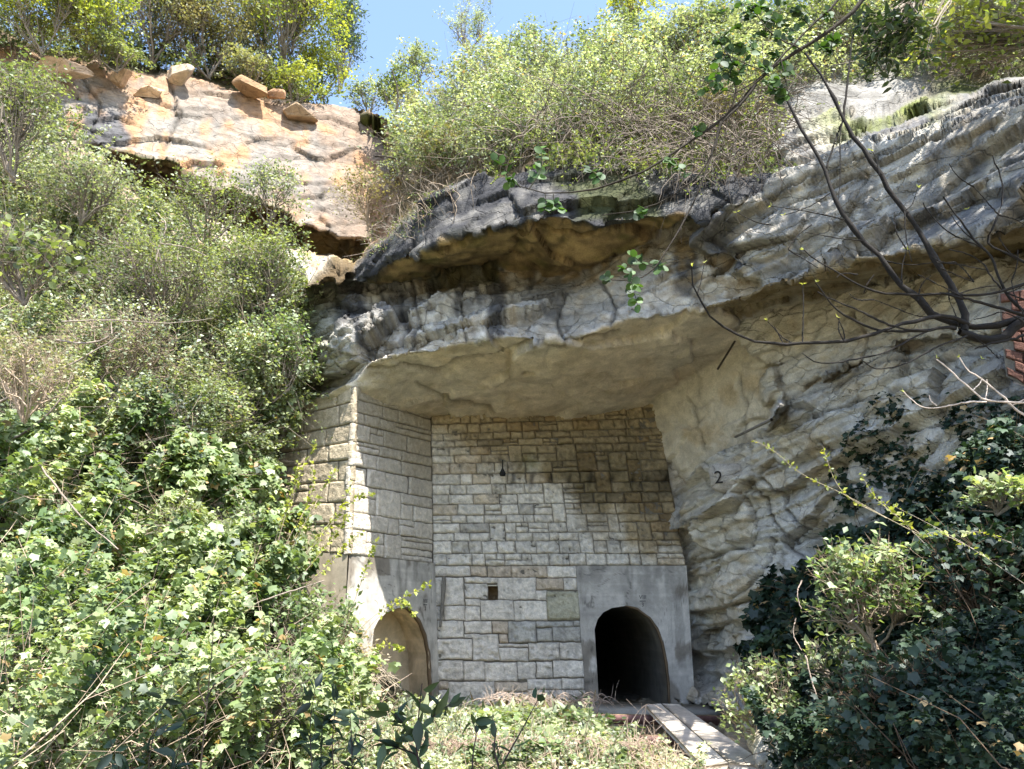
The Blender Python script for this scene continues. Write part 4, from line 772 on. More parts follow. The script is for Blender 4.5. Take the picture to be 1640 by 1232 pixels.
# hanging vine tangle over the lip
def vines(name, label, n, x0, x1, y0f, drop, col, r0=.010, yb=.25, kind='stuff'):
    x = rng.uniform(x0, x1, n); y = y0f(x)+rng.normal(size=n)*16; Q, Nn = surf(x, y); m = 9; t = np.linspace(0, 1, m)[None, :, None]
    L_ = drop*(.35+rng.random((n, 1, 1))); A = Q[:, None]+Nn[:, None]*.1; w = rng.normal(size=(n, 3))*.9; w2 = rng.normal(size=(n, 3))*.8; out = np.array([0, -1., 0])
    Pl = A+np.array([0, 0, -1.])*L_*t**1.1+out*(yb*L_*np.sin(t*2.2))+w[:, None]*np.sin(t*3.1)*L_*.22+w2[:, None]*np.sin(t*7+w[:, None, :1]*3)*L_*.10
    V, F = tubes(Pl, np.linspace(1, .35, m)[None]*r0*(.5+rng.random((n, 1))), 3); o = mkmesh(name, V, F, M_bark, None, np.array(col)*(.6+.8*vn(V*2, 2))[:, None]); tag(o, label, 'vines', kind=kind); return Pl
lipy = lambda x: np.interp(x, [640, 760, 860, 980, 1100, 1240], [330, 268, 225, 225, 215, 200])
def tangle(label, n, poly, lift, col, r0, L0):
    xs = [a for a, b in poly]; ys = [b for a, b in poly]; x = rng.uniform(min(xs), max(xs), n*3); y = rng.uniform(min(ys), max(ys), n*3); k = inpoly(x, y, poly); x, y = x[k][:n], y[k][:n]; n = len(x); Q, Nn = surf(x, y); m = 12
    st_ = rng.normal(size=(n, m, 3))*.55; d0 = unit(rng.normal(size=(n, 3))+np.array([0, -.5, -.5]))[:, None]; dirs = unit(d0*(1.0)+np.cumsum(st_, 1)*.55+np.array([0, 0, -1.])*np.linspace(-.6, 1.3, m)[None, :, None]); L_ = L0*(.5+rng.random((n, 1, 1)))
    Pl = Q[:, None]+Nn[:, None]*(.15+lift*rng.random((n, 1, 1)))+np.cumsum(dirs, 1)*L_/m; V, F = tubes(Pl, np.linspace(1, .4, m)[None]*r0*(.5+rng.random((n, 1))), 3)
    return tag(mkmesh('hanging_vines', V, F, M_bark, None, np.array(col)*(.55+.9*vn(V*2, 2))[:, None]), label, 'vines', kind='stuff')
tangle('grey tangle of bare vines and roots hanging over the dark overhang', 1000, [(800, 275), (870, 240), (960, 215), (1080, 200), (1180, 180), (1260, 200), (1250, 280), (1220, 310), (1100, 300), (980, 275), (860, 275)], .6, (.20, .165, .135), .009, 1.7)
blanket('hillside_scrub', 'leafy growth threaded through the bare hanging vines', 'undergrowth', [(700, 290), (800, 235), (960, 180), (1180, 160), (1260, 200), (1240, 260), (1180, 285), (980, 250), (820, 262)], .16, 7, 'green', 'rhomb', 1.2, thr=.40, twigs=300)
vines('hanging_vines', 'thinner brown stems dangling from the lip at the left end of the overhang', 160, 640, 800, lipy, .9, (.28, .22, .16), r0=.007)
# ------------------------------------------------------------------ shrubs and trees, each its own thing
HS = 'shrubs above the cliffs'; LS = 'shrubs on the left cliff'
def sh(*a, **k): return shrub(*a, **k)
sh('shrub', 'dark leafy shrub with yellow tips in the top left corner', 'shrub', 70, 15, 20, 95, 80, 'yel', 6.6, group=HS, layers=2.2)
sh('shrub', 'yellow green shrub over the left end of the orange cliff', 'shrub', 145, 20, 21, 75, 75, 'yel', 6.6, group=HS)
sh('shrub', 'grey olive bush above the orange cliff, left of the bright yellow tree', 'shrub', 245, 15, 24, 110, 95, 'olive', 5.7, group=HS, layers=1.9)
sh('shrub', 'low green bush filling the cliff edge between yellow and grey bushes', 'shrub', 185, 85, 21.5, 60, 30, 'green', 5.7, group=HS, layers=2.2)
sh('shrub', 'low olive bush between the brown bush and the bright yellow tree', 'shrub', 395, 110, 24.8, 55, 32, 'olive', 5.7, group=HS, layers=2.2)
sh('shrub', 'low bush at the foot of the bright yellow tree', 'shrub', 470, 135, 25.6, 50, 32, 'yel', 5.7, group=HS, layers=2.2)
sh('shrub', 'brownish twiggy bush growing behind the loose boulders on the cliff edge', 'shrub', 335, 50, 25, 95, 85, 'brown', 5, group=HS, layers=2.2)
sh('bright_tree', 'bright yellow green tree beside the gap of blue sky', 'tree', 455, 35, 26.5, 115, 115, 'yel', 6.6, group=HS, layers=2.2, tw=1.5)
sh('bright_tree', 'smaller yellow green tree low against the blue sky gap', 'tree', 515, 115, 27.5, 55, 50, 'yel', 5.7, group=HS, layers=1.6)
sh('fir_tree', 'bluish dark conifer tree at the left side of the sky gap', 'tree', 548, 60, 33, 34, 110, 'fir', 7, 'lance', group=HS, layers=2.6)
sh('shrub', 'green shrub filling the lower right side of the sky gap', 'shrub', 640, 150, 25, 45, 50, 'green', 6, group=HS, layers=1.6)
sh('shrub', 'pale wispy shrub at the bottom of the sky gap', 'shrub', 590, 158, 30, 48, 36, 'pale', 5, group=HS, layers=1.3)
sh('shrub', 'pale rounded bush on the right rim of the sky gap', 'shrub', 668, 105, 28, 40, 40, 'pale', 5, group=HS, layers=1.6)
sh('feathery_tree', 'pale feathery tree standing out highest against the blue sky', 'tree', 752, 42, 30, 48, 48, 'pale', 5, 'lance', group=HS, layers=1.2)
sh('shrub', 'olive shrub with a bare dark stem right of the sky gap', 'shrub', 685, 195, 20.5, 62, 55, 'olive', 5.7, group=HS, layers=1.5)
sh('shrub', 'reddish green shrub in the middle of the slope above the overhang', 'shrub', 765, 140, 21, 75, 60, 'olive', 5.7, group=HS, layers=1.7)
sh('shrub', 'dense silvery shrub under the feathery tree', 'shrub', 840, 95, 22, 80, 55, 'pale', 5.7, group=HS, layers=1.8)
sh('shrub', 'low brown green bush just over the dark mossy ledge', 'shrub', 735, 245, 16.5, 75, 42, 'brown', 5.7, group=HS, layers=1.6, twig='tan')
sh('shrub', 'broad sunlit green bush in the centre above the hanging vines', 'shrub', 905, 165, 18, 85, 60, 'pale', 5.7, group=HS, layers=2.2)
sh('shrub', 'light green bush right above the broad central bush', 'shrub', 985, 95, 19.5, 80, 60, 'green', 5.7, group=HS, layers=2.2)
sh('shrub', 'yellow leaved bush at the top edge right of the sky', 'shrub', 1005, 18, 21, 60, 34, 'yel', 6.6, group=HS, layers=1.8)
sh('shrub', 'silvery sunlit bush with glossy leaves over the tangle of vines', 'shrub', 1045, 160, 17, 78, 55, 'pale', 6.6, group=HS, layers=2.2)
sh('shrub', 'pale green shrub at the top behind the round leaved branch', 'shrub', 1120, 60, 18.5, 80, 62, 'pale', 6.6, group=HS, layers=2)
sh('shrub', 'brown half bare shrub at the right end of the vine tangle', 'shrub', 1150, 200, 15.2, 75, 52, 'brown', 5.7, group=HS, layers=1.2, twig='tan')
sh('shrub', 'whitish green shrub against the pale upper rock', 'shrub', 1230, 60, 17.5, 75, 60, 'pale', 6.6, group=HS, layers=1.8)
sh('shrub', 'thin shrub between two branches at the top right', 'shrub', 1330, 40, 17, 70, 55, 'green', 6.6, group=HS, layers=1.5)
sh('shrub', 'dry grey brown thicket between the orange cliff and the dark ledge', 'shrub', 590, 318, 20, 66, 52, 'brown', 5, group=LS, layers=0.7, spread=.3, twig='tan', tips=110)
sh('shrub', 'small green shrub hanging on the corner of the orange cliff recess', 'shrub', 650, 255, 20, 40, 50, 'olive', 5, group=LS, layers=0.7, spread=.3)
sh('shrub', 'open branched shrub in front of the long dark rock recess', 'shrub', 330, 330, 17.5, 85, 62, 'green', 5.7, 'rhomb', group=LS, layers=0.77, spread=.3, tips=70)
sh('shrub', 'light green shrub crossing the lower edge of the orange cliff', 'shrub', 430, 310, 18, 62, 55, 'pale', 5.7, 'rhomb', group=LS, layers=0.77, spread=.3, tips=60)
sh('shrub', 'tall leafy shrub rising along the left edge of the photo', 'shrub', 30, 190, 14.5, 75, 110, 'green', 7.4, group=LS, layers=1.19, spread=.3)
sh('shrub', 'sunlit shrub below the left end of the dark recess', 'shrub', 130, 300, 15.5, 85, 60, 'pale', 6.6, group=LS, layers=1.12, spread=.3)
sh('shrub', 'broad fine leaved bush in the middle of the left cliff', 'shrub', 250, 445, 14.8, 110, 75, 'green', 5.7, group=LS, layers=1.19, spread=.3)
sh('shrub', 'fine leaved bush on the left cliff facing the dark ledge', 'shrub', 415, 445, 16, 75, 85, 'green', 5.7, group=LS, layers=1.33, spread=.3)
sh('shrub', 'shrub with broad pale leaves on the left border at mid height', 'shrub', 40, 420, 10.5, 85, 65, 'green', 12.3, 'round', group=LS, layers=0.84, spread=.3)
sh('shrub', 'grey twiggy shrub below the broad fine leaved bush', 'shrub', 190, 560, 13.5, 110, 60, 'pale', 5.7, group=LS, layers=0.7, spread=.3, twig='tan', tips=110)
sh('shrub', 'leafy bush overhanging the rock corner just left of the stone wall', 'shrub', 440, 570, 15.2, 55, 70, 'ivy_lit', 6.6, group=LS, layers=1.26, spread=.3)
sh('shrub', 'dark green bush in the shaded hollow of the left cliff', 'shrub', 235, 672, 13.6, 80, 50, 'dark', 7.4, group=LS, layers=1.26, spread=.3)
sh('shrub', 'small bush below the leafy corner bush on the left cliff', 'shrub', 350, 650, 14.6, 60, 55, 'green', 6.6, group=LS, layers=1.05, spread=.3)
sh('shrub', 'bristly pale shrub at the left border above the ivy', 'shrub', 40, 600, 9.5, 80, 70, 'olive', 7.4, group=LS, layers=0.77, spread=.3, twig='tan')
# lower left: ferny / mixed
sh('bush', 'feathery green bush in the middle of the sunlit ivy bank', 'shrub', 290, 880, 12, 60, 70, 'green', 8, 'lance', layers=1.8)
sh('bush', 'yellowish bush on the ivy bank close to the plastered pier', 'shrub', 400, 880, 13.6, 55, 75, 'ivy_lit', 9, layers=1.6)
sh('bush', 'pale dry bush of thin stems before the walled up doorway', 'shrub', 530, 1060, 13.0, 70, 50, 'straw', 6, layers=.8, twig='tan', tips=90)
sh('bush', 'low green bush at the foot of the pale dry stems', 'shrub', 490, 1010, 12.6, 70, 60, 'ivy_lit', 9, layers=1.4)
sh('bush', 'sunlit leafy bush at the bottom left of the photo', 'shrub', 260, 1100, 7.6, 110, 75, 'ivy_lit', 14, 'round', layers=1.2)
sh('bush', 'sunlit green clump at the bottom between ivy bank and bay saplings', 'shrub', 420, 1130, 8.5, 90, 65, 'ivy_lit', 11, 'oval', layers=1.3)
# right
sh('bush', 'sunlit bush with pale leaves in the middle of the dark ivy slope', 'shrub', 1400, 950, 9.2, 88, 75, 'ivy_lit', 11, 'oval', layers=2.0, twig='tan')
sh('bush', 'drooping leafy clump under the sunlit bush on the ivy slope', 'shrub', 1350, 1060, 10.2, 60, 35, 'ivy_lit', 11, 'oval', layers=1.2)
sh('bush', 'sunlit bramble bush at the right side of the sloping planks', 'shrub', 1228, 1140, 11.2, 62, 62, 'ivy_lit', 9, 'rhomb', layers=1.4, twig='tan')
sh('bush', 'dark bush filling the bottom right corner', 'shrub', 1500, 1160, 6.8, 150, 95, 'ivy_shaded', 14, 'ivy', layers=1.8, twig='brown', mat=M_leafd)
sh('bush', 'dark leafy bush on the right border over the ivy slope', 'shrub', 1590, 930, 7.4, 100, 90, 'ivy_shaded', 13, 'ivy', layers=1.7, twig='brown', mat=M_leafd)
sh('bush', 'small lit ivy clump on the right border above the dark bush', 'shrub', 1600, 790, 7.6, 55, 30, 'ivy_lit', 12, 'ivy', layers=1.5)
sh('overhead_tree', 'bright yellow green foliage of a tree leaning in over the top right rock', 'tree', 1560, 60, 8.5, 120, 72, 'yel', 14, 'oval', layers=1.5, tw=1.2, base=(1800, 60, 8.5))
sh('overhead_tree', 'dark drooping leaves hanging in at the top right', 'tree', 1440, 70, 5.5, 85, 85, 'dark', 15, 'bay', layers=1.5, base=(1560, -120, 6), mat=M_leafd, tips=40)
# ------------------------------------------------------------------ near branches
def path(pts, Y, n=22):
    pts = np.array(pts, float); Yv = np.linspace(Y[0], Y[1], len(pts)) if isinstance(Y, tuple) else np.full(len(pts), Y); return resamp(at(pts[:, 0], pts[:, 1], Yv), n, 2)
def branchset(root, lines, mat, col, wig=.0, sides=6):
    for nm, pts, Y, r0, r1 in lines:
        p = path(pts, Y); p = p+rng.normal(size=p.shape)*r0*.22; rr = np.linspace(r0, r1, len(p))*(1+.12*rng.normal(size=len(p))); V, F = tubes(p[None], rr[None], sides)
        mkmesh(nm, V, F, mat, root, np.array(col)*(.7+.6*vn(V*9, 2))[:, None], True)
bt = thing('bare_tree', 'bare dark tree with curving upswept branches reaching in from the right edge', 'tree', at(1790, 620, 5.2))
Yb = 5.2
B = [('trunk', [(1800, 640), (1740, 560), (1690, 505), (1640, 516), (1615, 534), (1587, 545), (1561, 541), (1537, 531)], (5.2, Yb), .048, .028),
 ('limb', [(1252, 143), (1275, 191), (1302, 236), (1322, 273), (1329, 307), (1353, 352), (1384, 386), (1413, 417), (1444, 456), (1470, 482), (1501, 508), (1537, 525), (1600, 521), (1660, 500)][::-1], (Yb, 5.6), .030, .009),
 ('limb', [(1545, 531), (1549, 505), (1532, 471), (1506, 430), (1485, 394), (1449, 338), (1408, 280), (1374, 229), (1350, 188), (1319, 130), (1290, 85)], (Yb, 5.5), .028, .010),
 ('branch', [(1350, 190), (1353, 171), (1360, 102), (1367, 55)], 5.45, .011, .006), ('branch', [(1322, 273), (1333, 239), (1350, 192)], 5.5, .008, .009),
 ('branch', [(1550, 520), (1520, 505), (1490, 508), (1435, 523), (1394, 537), (1353, 548), (1285, 550), (1230, 553), (1189, 540), (1159, 523), (1128, 496), (1112, 468), (1107, 427)], (Yb, 4.6), .017, .005),
 ('branch', [(1530, 526), (1517, 523), (1485, 529), (1444, 531), (1405, 530), (1371, 516), (1340, 497), (1320, 475), (1307, 453)], (Yb, 4.9), .014, .005),
 ('branch', [(1485, 529), (1440, 528), (1400, 510), (1370, 495), (1340, 484), (1310, 468)], 5.0, .009, .004),
 ('branch', [(1650, 452), (1580, 475), (1520, 470), (1470, 472), (1410, 470), (1371, 456), (1340, 434), (1300, 415), (1287, 400)], 5.1, .011, .005),
 ('branch', [(1700, 520), (1640, 505), (1590, 490), (1545, 478), (1505, 470)], 5.1, .014, .007),
 ('branch', [(1500, 525), (1465, 539), (1418, 567), (1376, 574), (1340, 582), (1302, 581), (1285, 565)], (5.1, 4.7), .008, .004),
 ('branch', [(1550, 538), (1530, 545), (1500, 555), (1460, 580), (1420, 592), (1395, 590), (1378, 575)], (5.1, 4.8), .008, .004),
 ('branch', [(1670, 520), (1625, 490), (1600, 450), (1590, 410), (1560, 385), (1535, 350), (1510, 315)], 5.3, .013, .005),
 ('branch', [(1680, 440), (1640, 420), (1600, 400), (1575, 390), (1600, 345), (1609, 300), (1590, 250)], 5.4, .011, .005),
 ('branch', [(1595, 430), (1583, 400), (1520, 375), (1490, 345), (1478, 325)], 5.3, .007, .004),
 ('branch', [(1640, 480), (1610, 470), (1585, 440), (1575, 420), (1545, 405), (1520, 400)], 5.2, .007, .004),
 ('branch', [(1660, 530), (1620, 545), (1585, 550), (1560, 560)], 5.1, .012, .006)]
for a, b in (((1600, 345), (1560, 300)), ((1560, 300), (1520, 262)), ((1640, 420), (1600, 380)), ((1560, 452), (1530, 420)), ((1530, 420), (1490, 410)), ((1501, 508), (1450, 500)), ((1450, 500), (1400, 480)), ((1400, 480), (1360, 470)), ((1640, 505), (1620, 450)), ((1620, 450), (1630, 400)), ((1560, 540), (1600, 575)), ((1545, 478), (1500, 455)), ((1500, 455), (1470, 440)), ((1285, 550), (1286, 455)), ((1353, 548), (1341, 508)), ((1116, 473), (1128, 422)), ((1255, 553), (1229, 515)), ((1270, 551), (1240, 523)), ((1353, 548), (1344, 510)), ((1329, 310), (1255, 345)), ((1353, 352), (1235, 330)),
  ((1384, 386), (1290, 372)), ((1235, 360), (1180, 340)), ((1408, 280), (1395, 240)), ((1449, 338), (1470, 300)), ((1444, 456), (1452, 400)), ((1452, 400), (1432, 340)), ((1470, 482), (1492, 440)), ((1506, 430), (1560, 452)), ((1532, 471), (1600, 458)),
  ((1560, 385), (1520, 340)), ((1600, 345), (1640, 360)), ((1413, 417), (1500, 420)), ((1500, 420), (1590, 435)), ((1384, 470), (1400, 440)), ((1640, 516), (1600, 500)), ((1600, 500), (1560, 512)), ((1537, 531), (1520, 480)), ((1520, 480), (1512, 440)),
  ((1610, 470), (1650, 440)), ((1350, 192), (1345, 230)), ((1345, 230), (1343, 320)), ((1449, 338), (1460, 420)), ((1374, 440), (1340, 445)), ((1300, 360), (1262, 400)), ((1262, 400), (1310, 430))):
    m_ = ((a[0]+b[0])/2+random.uniform(-9, 9), (a[1]+b[1])/2+random.uniform(-6, 9)); B.append(('twig', [a, m_, b], random.uniform(4.9, 5.4), .0055, .0028))
B = [(a_, b_, c_, d_*.98, e_*1.0) for a_, b_, c_, d_, e_ in B]
branchset(bt, B, M_bark, (.014, .012, .011))
lt = thing('lit_shoots', 'leafless shoots coloured pale as if sunlit, curving up just below the bare tree', 'shrub', at(1780, 655, 4.6))  # sunlight on these twigs is painted in as a whitish bark colour
branchset(lt, [('shoot', [(1720, 648), (1640, 645), (1580, 644), (1555, 625), (1530, 600), (1500, 575)], 4.6, .010, .004), ('shoot', [(1700, 700), (1640, 668), (1600, 630), (1570, 605), (1545, 590), (1537, 573)], 4.6, .009, .004),
 ('shoot', [(1580, 644), (1550, 643), (1515, 652), (1480, 655), (1458, 640), (1447, 628)], 4.6, .006, .003), ('shoot', [(1500, 650), (1490, 642), (1488, 633)], 4.6, .004, .003), ('shoot', [(1558, 625), (1572, 612), (1572, 605)], 4.6, .004, .003), ('shoot', [(1578, 640), (1582, 618), (1580, 608)], 4.6, .004, .003),
 ('shoot', [(1620, 650), (1640, 640)], 4.6, .004, .003)], M_bark, (.55, .47, .42), sides=5)
V = []; 
bp_ = [(1107, 425), (1128, 421), (1307, 452), (1287, 400), (1447, 628), (1537, 572), (1500, 574), (1286, 455), (1229, 514), (1341, 508), (1180, 340), (1255, 345), (1395, 240), (1470, 300), (1452, 400), (1235, 330), (1573, 575), (1550, 335)]
Pb = at([a for a, b in bp_ for _ in range(3)], [b for a, b in bp_ for _ in range(3)], [5.0]*(3*len(bp_))); n = len(Pb); V, F, C = leaf_mesh(Pb, np.full(n, .028), upn(n), np.tile([[.45, .48, .12]], (n, 1)), 'lance', np.tile([[0, 0, 1.]], (n, 1))+rng.normal(size=(n, 3))*.5); mkmesh('young_leaves', V, F, M_leaf, bt, C)
# round leaved branch (leaflets in pairs along arching twigs)
rb = thing('leafy_branch', 'long arching branch with pairs of round dark green leaflets hanging in from the top right', 'branch', at(1420, -120, 3.8))
RB = [('branch', [(1450, -120), (1387, 0), (1336, 44), (1285, 79), (1251, 96), (1227, 116), (1210, 137), (1155, 195), (1080, 246), (1018, 283), (950, 304), (881, 314), (834, 300)], (3.9, 4.2), .017, .003),
 ('branch', [(1400, -100), (1346, 0), (1290, 50), (1251, 92), (1218, 125), (1178, 150)], (3.9, 3.9), .011, .004), ('branch', [(1210, 137), (1180, 175), (1155, 195), (1148, 225), (1130, 268), (1100, 300), (1052, 328), (1018, 338), (963, 345)], 4.0, .008, .003),
 ('branch', [(1155, 195), (1141, 246), (1114, 321), (1087, 369), (1068, 400), (1048, 431), (1027, 448), (997, 449), (975, 448)], 4.0, .008, .003), ('branch', [(1251, 96), (1258, 130), (1262, 150), (1270, 165)], 3.9, .004, .002),
 ('branch', [(1227, 116), (1190, 100), (1160, 85), (1150, 60)], 3.9, .004, .002), ('branch', [(1285, 79), (1240, 60), (1215, 30), (1205, 5)], 3.9, .005, .002), ('branch', [(1336, 44), (1330, 80), (1345, 105)], 3.9, .004, .002)]
branchset(rb, RB, M_bark, (.03, .025, .02), sides=5)
cl = [(1203, 14), (1210, 30), (1244, 17), (1145, 75), (1206, 58), (1216, 109), (1169, 130), (1141, 116), (1244, 113), (1237, 137), (1257, 109), (1325, 78), (1315, 82), (1325, 95), (1271, 44), (1135, 137), (1118, 205), (789, 256), (820, 290), (864, 253), (854, 283), (861, 338), (898, 331), (953, 270), (1045, 345), (1072, 252), (1093, 273),
      (980, 444), (1010, 437), (1017, 461), (1007, 475), (1024, 410), (1055, 407), (1160, 95), (1180, 75), (1230, 40), (1190, 120), (1150, 105), (1170, 60), (1215, 80), (1250, 60), (1290, 30), (1240, 90)]+[(random.uniform(1140, 1370), random.uniform(0, 70)) for _ in range(16)]+[(random.uniform(1140, 1260), random.uniform(70, 160)) for _ in range(9)]
allp = np.concatenate([resamp(np.array(l[1], float), 60, 2) for l in RB]); LP = []; LT = []; TWG = []
for a, b in cl:
    a += random.gauss(0, 4); b += random.gauss(0, 4); q_ = allp[((allp-np.array([a, b]))**2).sum(1).argmin()]; e = np.array([a, b])+(np.array([a, b])-q_)*.25+np.array([random.gauss(0, 8), random.gauss(0, 8)])
    Yk = 3.95+random.gauss(0, .05); p = path([q_, (q_+e)/2+np.array([random.gauss(0, 4), random.gauss(0, 4)]), e], Yk, 10); TWG.append(tubes(p[None], np.linspace(.0030, .0014, 10)[None], 4)); tg = unit(p[-1]-p[0]); sd = unit(np.cross(tg, (0, -1., .2)))
    for i in (3, 5, 7, 8):
        for sg in (-1, 1): LP.append(p[i]); LT.append(sd*sg+tg*.45+rng.normal(size=3)*.22)
    LP.append(p[-1]); LT.append(tg)
V, F = join(TWG); mkmesh('twigs', V, F, M_bark, rb, np.full((len(V), 3), (.03, .03, .02)), True)
LP = np.array(LP); n = len(LP); V, F, C = leaf_mesh(LP, .052*(.7+.5*rng.random(n)), unit(rng.normal(size=(n, 3))*.5+np.array([0, -.8, .5])), colours(n, [(.02, .045, .010), (.04, .09, .015), (.07, .14, .02)], .2), 'round', np.array(LT)); o = mkmesh('leaflets', V, F, mat_leaf('leaflet', .45, .03), rb, C); o['kind'] = 'stuff'
# ------------------------------------------------------------------ stems and saplings
def sapling(name, label, cat, stems, Yq, pal, leaf, shape, per, stemcol, r0=.006, mat=None, spread=1.0, group=None, tipsonly=.15):
    root = thing(name, label, cat, at(stems[0][0][0], stems[0][0][1], Yq), group); PV = []; LP = []; LT = []
    for st in stems:
        p = path(st, Yq+random.uniform(-.1, .1)*spread, 18); PV.append(tubes(p[None], np.linspace(1, .3, 18)[None]*r0, 5))
        for k in range(per):
            f = tipsonly+(1-tipsonly)*random.random()**.8; i = f*17; a = int(min(i, 16)); q_ = p[a]*(1-(i-a))+p[a+1]*(i-a); tg = p[a+1]-p[a]; d = unit(rng.normal(size=3)+unit(tg)*.6+np.array([0, 0, .15])); LP.append(q_+d*.01); LT.append(d)
    V, F = join(PV); mkmesh('stems', V, F, M_bark, root, np.array(stemcol)*(.7+.6*vn(V*9, 2))[:, None], True)
    LP = np.array(LP); n = len(LP); V, F, C = leaf_mesh(LP, leaf*(.6+.6*rng.random(n)), upn(n, .4, .1), colours(n, PAL[pal], .2), shape, np.array(LT)); mkmesh('leaves', V, F, mat or M_leaf, root, C); return root
SG = 'dark bay saplings at the bottom edge'
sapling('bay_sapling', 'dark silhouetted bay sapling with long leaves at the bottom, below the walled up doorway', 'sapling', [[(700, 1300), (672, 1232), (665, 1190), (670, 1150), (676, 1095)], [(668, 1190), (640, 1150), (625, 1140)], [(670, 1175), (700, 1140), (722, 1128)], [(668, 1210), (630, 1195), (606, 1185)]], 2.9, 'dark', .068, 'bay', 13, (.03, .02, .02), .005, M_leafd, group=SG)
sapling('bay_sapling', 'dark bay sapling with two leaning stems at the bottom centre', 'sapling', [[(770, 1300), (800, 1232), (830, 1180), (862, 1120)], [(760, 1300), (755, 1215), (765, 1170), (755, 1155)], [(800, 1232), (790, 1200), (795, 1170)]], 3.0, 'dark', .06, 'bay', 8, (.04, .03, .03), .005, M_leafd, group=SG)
sapling('bay_sapling', 'dark leafy sapling left of the silhouetted bay at the bottom edge', 'sapling', [[(500, 1300), (500, 1232), (495, 1160), (505, 1100)], [(540, 1300), (530, 1190), (540, 1115)], [(560, 1300), (565, 1220), (560, 1130)], [(520, 1300), (512, 1200), (520, 1140)]], 4.2, 'ivy_shaded', .075, 'bay', 22, (.04, .035, .03), .005, M_leafd, group=SG)
sapling('bay_sapling', 'dull green sapling at the bottom, left of the thin tall stem', 'sapling', [[(230, 1300), (240, 1200), (260, 1120)], [(260, 1300), (280, 1220), (300, 1150)], [(200, 1300), (190, 1220), (170, 1170)]], 3.6, 'ivy_shaded', .07, 'bay', 14, (.05, .045, .03), .004, M_leafd, group=SG)
sapling('stem_plant', 'single thin dark upright stem rising from the ivy bank at the bottom left', 'plant', [[(318, 1260), (328, 1160), (336, 1080), (342, 1010), (342, 985)], [(330, 1120), (350, 1085), (362, 1072)], [(330, 1130), (315, 1100), (322, 1085)]], 4.3, 'ivy_lit', .04, 'oval', 7, (.05, .04, .03), .006, group='')
sapling('leggy_shrub', 'leggy sunlit shrub with thin leaning stems and yellow leaf tufts before the pier', 'shrub', [[(430, 960), (445, 860), (480, 760), (508, 705)], [(430, 970), (470, 870), (520, 780), (540, 750)], [(440, 960), (480, 900), (540, 830), (566, 770)], [(445, 950), (500, 870), (560, 800), (600, 790)], [(430, 940), (440, 860), (470, 790), (478, 740)], [(450, 960), (520, 880), (548, 840), (560, 820)], [(440, 960), (450, 880), (500, 800), (500, 740)], [(450, 980), (530, 900), (580, 850)]], 13.0, 'yel', .085, 'oval', 62, (.34, .27, .2), .010, tipsonly=.42)
sapling('leggy_shrub', 'yellow green sprig arching in front of the walled up doorway', 'shrub', [[(540, 1060), (580, 1000), (630, 965), (690, 935)], [(560, 1050), (600, 990), (650, 960), (665, 990)], [(540, 1040), (590, 900), (600, 870), (605, 865)], [(560, 1060), (610, 1030), (645, 1040)]], 13.0, 'yel', .08, 'oval', 55, (.36, .3, .22), .007, tipsonly=.5)
sapling('leggy_shrub', 'pale young shoots with small fresh leaves against the rock right of the painted number', 'shrub', [[(1480, 860), (1420, 830), (1350, 790), (1280, 760), (1240, 720), (1205, 705)], [(1420, 830), (1360, 800), (1335, 770), (1318, 715)], [(1480, 860), (1400, 800), (1380, 760)]], 9.5, 'yel', .06, 'oval', 34, (.42, .36, .25), .007, tipsonly=.25)
sapling('leggy_shrub', 'twig with bright leaves crossing the dark ivy at the right', 'shrub', [[(1640, 935), (1560, 880), (1500, 845), (1430, 810)], [(1560, 880), (1500, 850), (1470, 860)], [(1620, 870), (1570, 850), (1545, 855)], [(1480, 870), (1440, 830), (1410, 800)]], 7.0, 'yel', .055, 'oval', 24, (.4, .34, .27), .005, tipsonly=.2)
# dry brambles
def bramble(label, arcs, Y, col=(.50, .40, .33), r=.006, forks=3):
    PV = []
    for a in arcs:
        p = path(a, Y, 14); PV.append(tubes(p[None], np.linspace(1, .35, 14)[None]*r, 4))
        for _ in range(forks):
            i = random.randint(3, 12); e = p[i]+rng.normal(size=3)*.13+np.array([0, 0, .04]); PV.append(tubes(resamp([p[i], (p[i]+e)/2+rng.normal(size=3)*.03, e], 6, 1)[None], np.linspace(1, .4, 6)[None]*r*.6, 3))
    V, F = join(PV); o = mkmesh('dry_bramble', V, F, M_bark, None, np.array(col)*(.7+.6*vn(V*9, 2))[:, None], True); return tag(o, label, 'bramble', 'dry brambles on the ground')
def arcs(x0, x1, y, n, h, w): return [[(x, y), (x+s_*w*.3, y-h*random.uniform(.6, 1.1)), (x+s_*w*random.uniform(.7, 1.2), y-h*random.uniform(.1, .6))] for x, s_ in [(random.uniform(x0, x1), random.choice((-1, 1))) for _ in range(n)]]
bramble('dry tan bramble tangle against the foot of the stone wall, left of the dark doorway', arcs(790, 960, 1142, 46, 36, 50), 16.6, forks=5, r=.010)
bramble('few pale bramble arcs drooping over the beam beside the planks', [[(1000, 1180), (1020, 1140), (1040, 1124), (1065, 1140)], [(1010, 1190), (1025, 1150), (1035, 1130)], [(1035, 1128), (1028, 1180)], [(1032, 1150), (1050, 1170)], [(1062, 1160), (1040, 1180)], [(1005, 1170), (1022, 1138), (1035, 1130)]], 14.2, forks=1, r=.008)
bramble('pinkish dry stems on the ground at the bottom centre', arcs(620, 1060, 1215, 90, 38, 46), 10.6, forks=5, r=.006, col=(.46, .34, .27))
bramble('dry stems tangled in front of the walled up doorway', arcs(480, 600, 1110, 60, 45, 40), 13.0, forks=5, r=.007, col=(.50, .42, .33))
rn = thing('hanging_runners', 'pale bramble runners hanging down the dark ivy slope', 'bramble', at(1290, 930, 9.0))
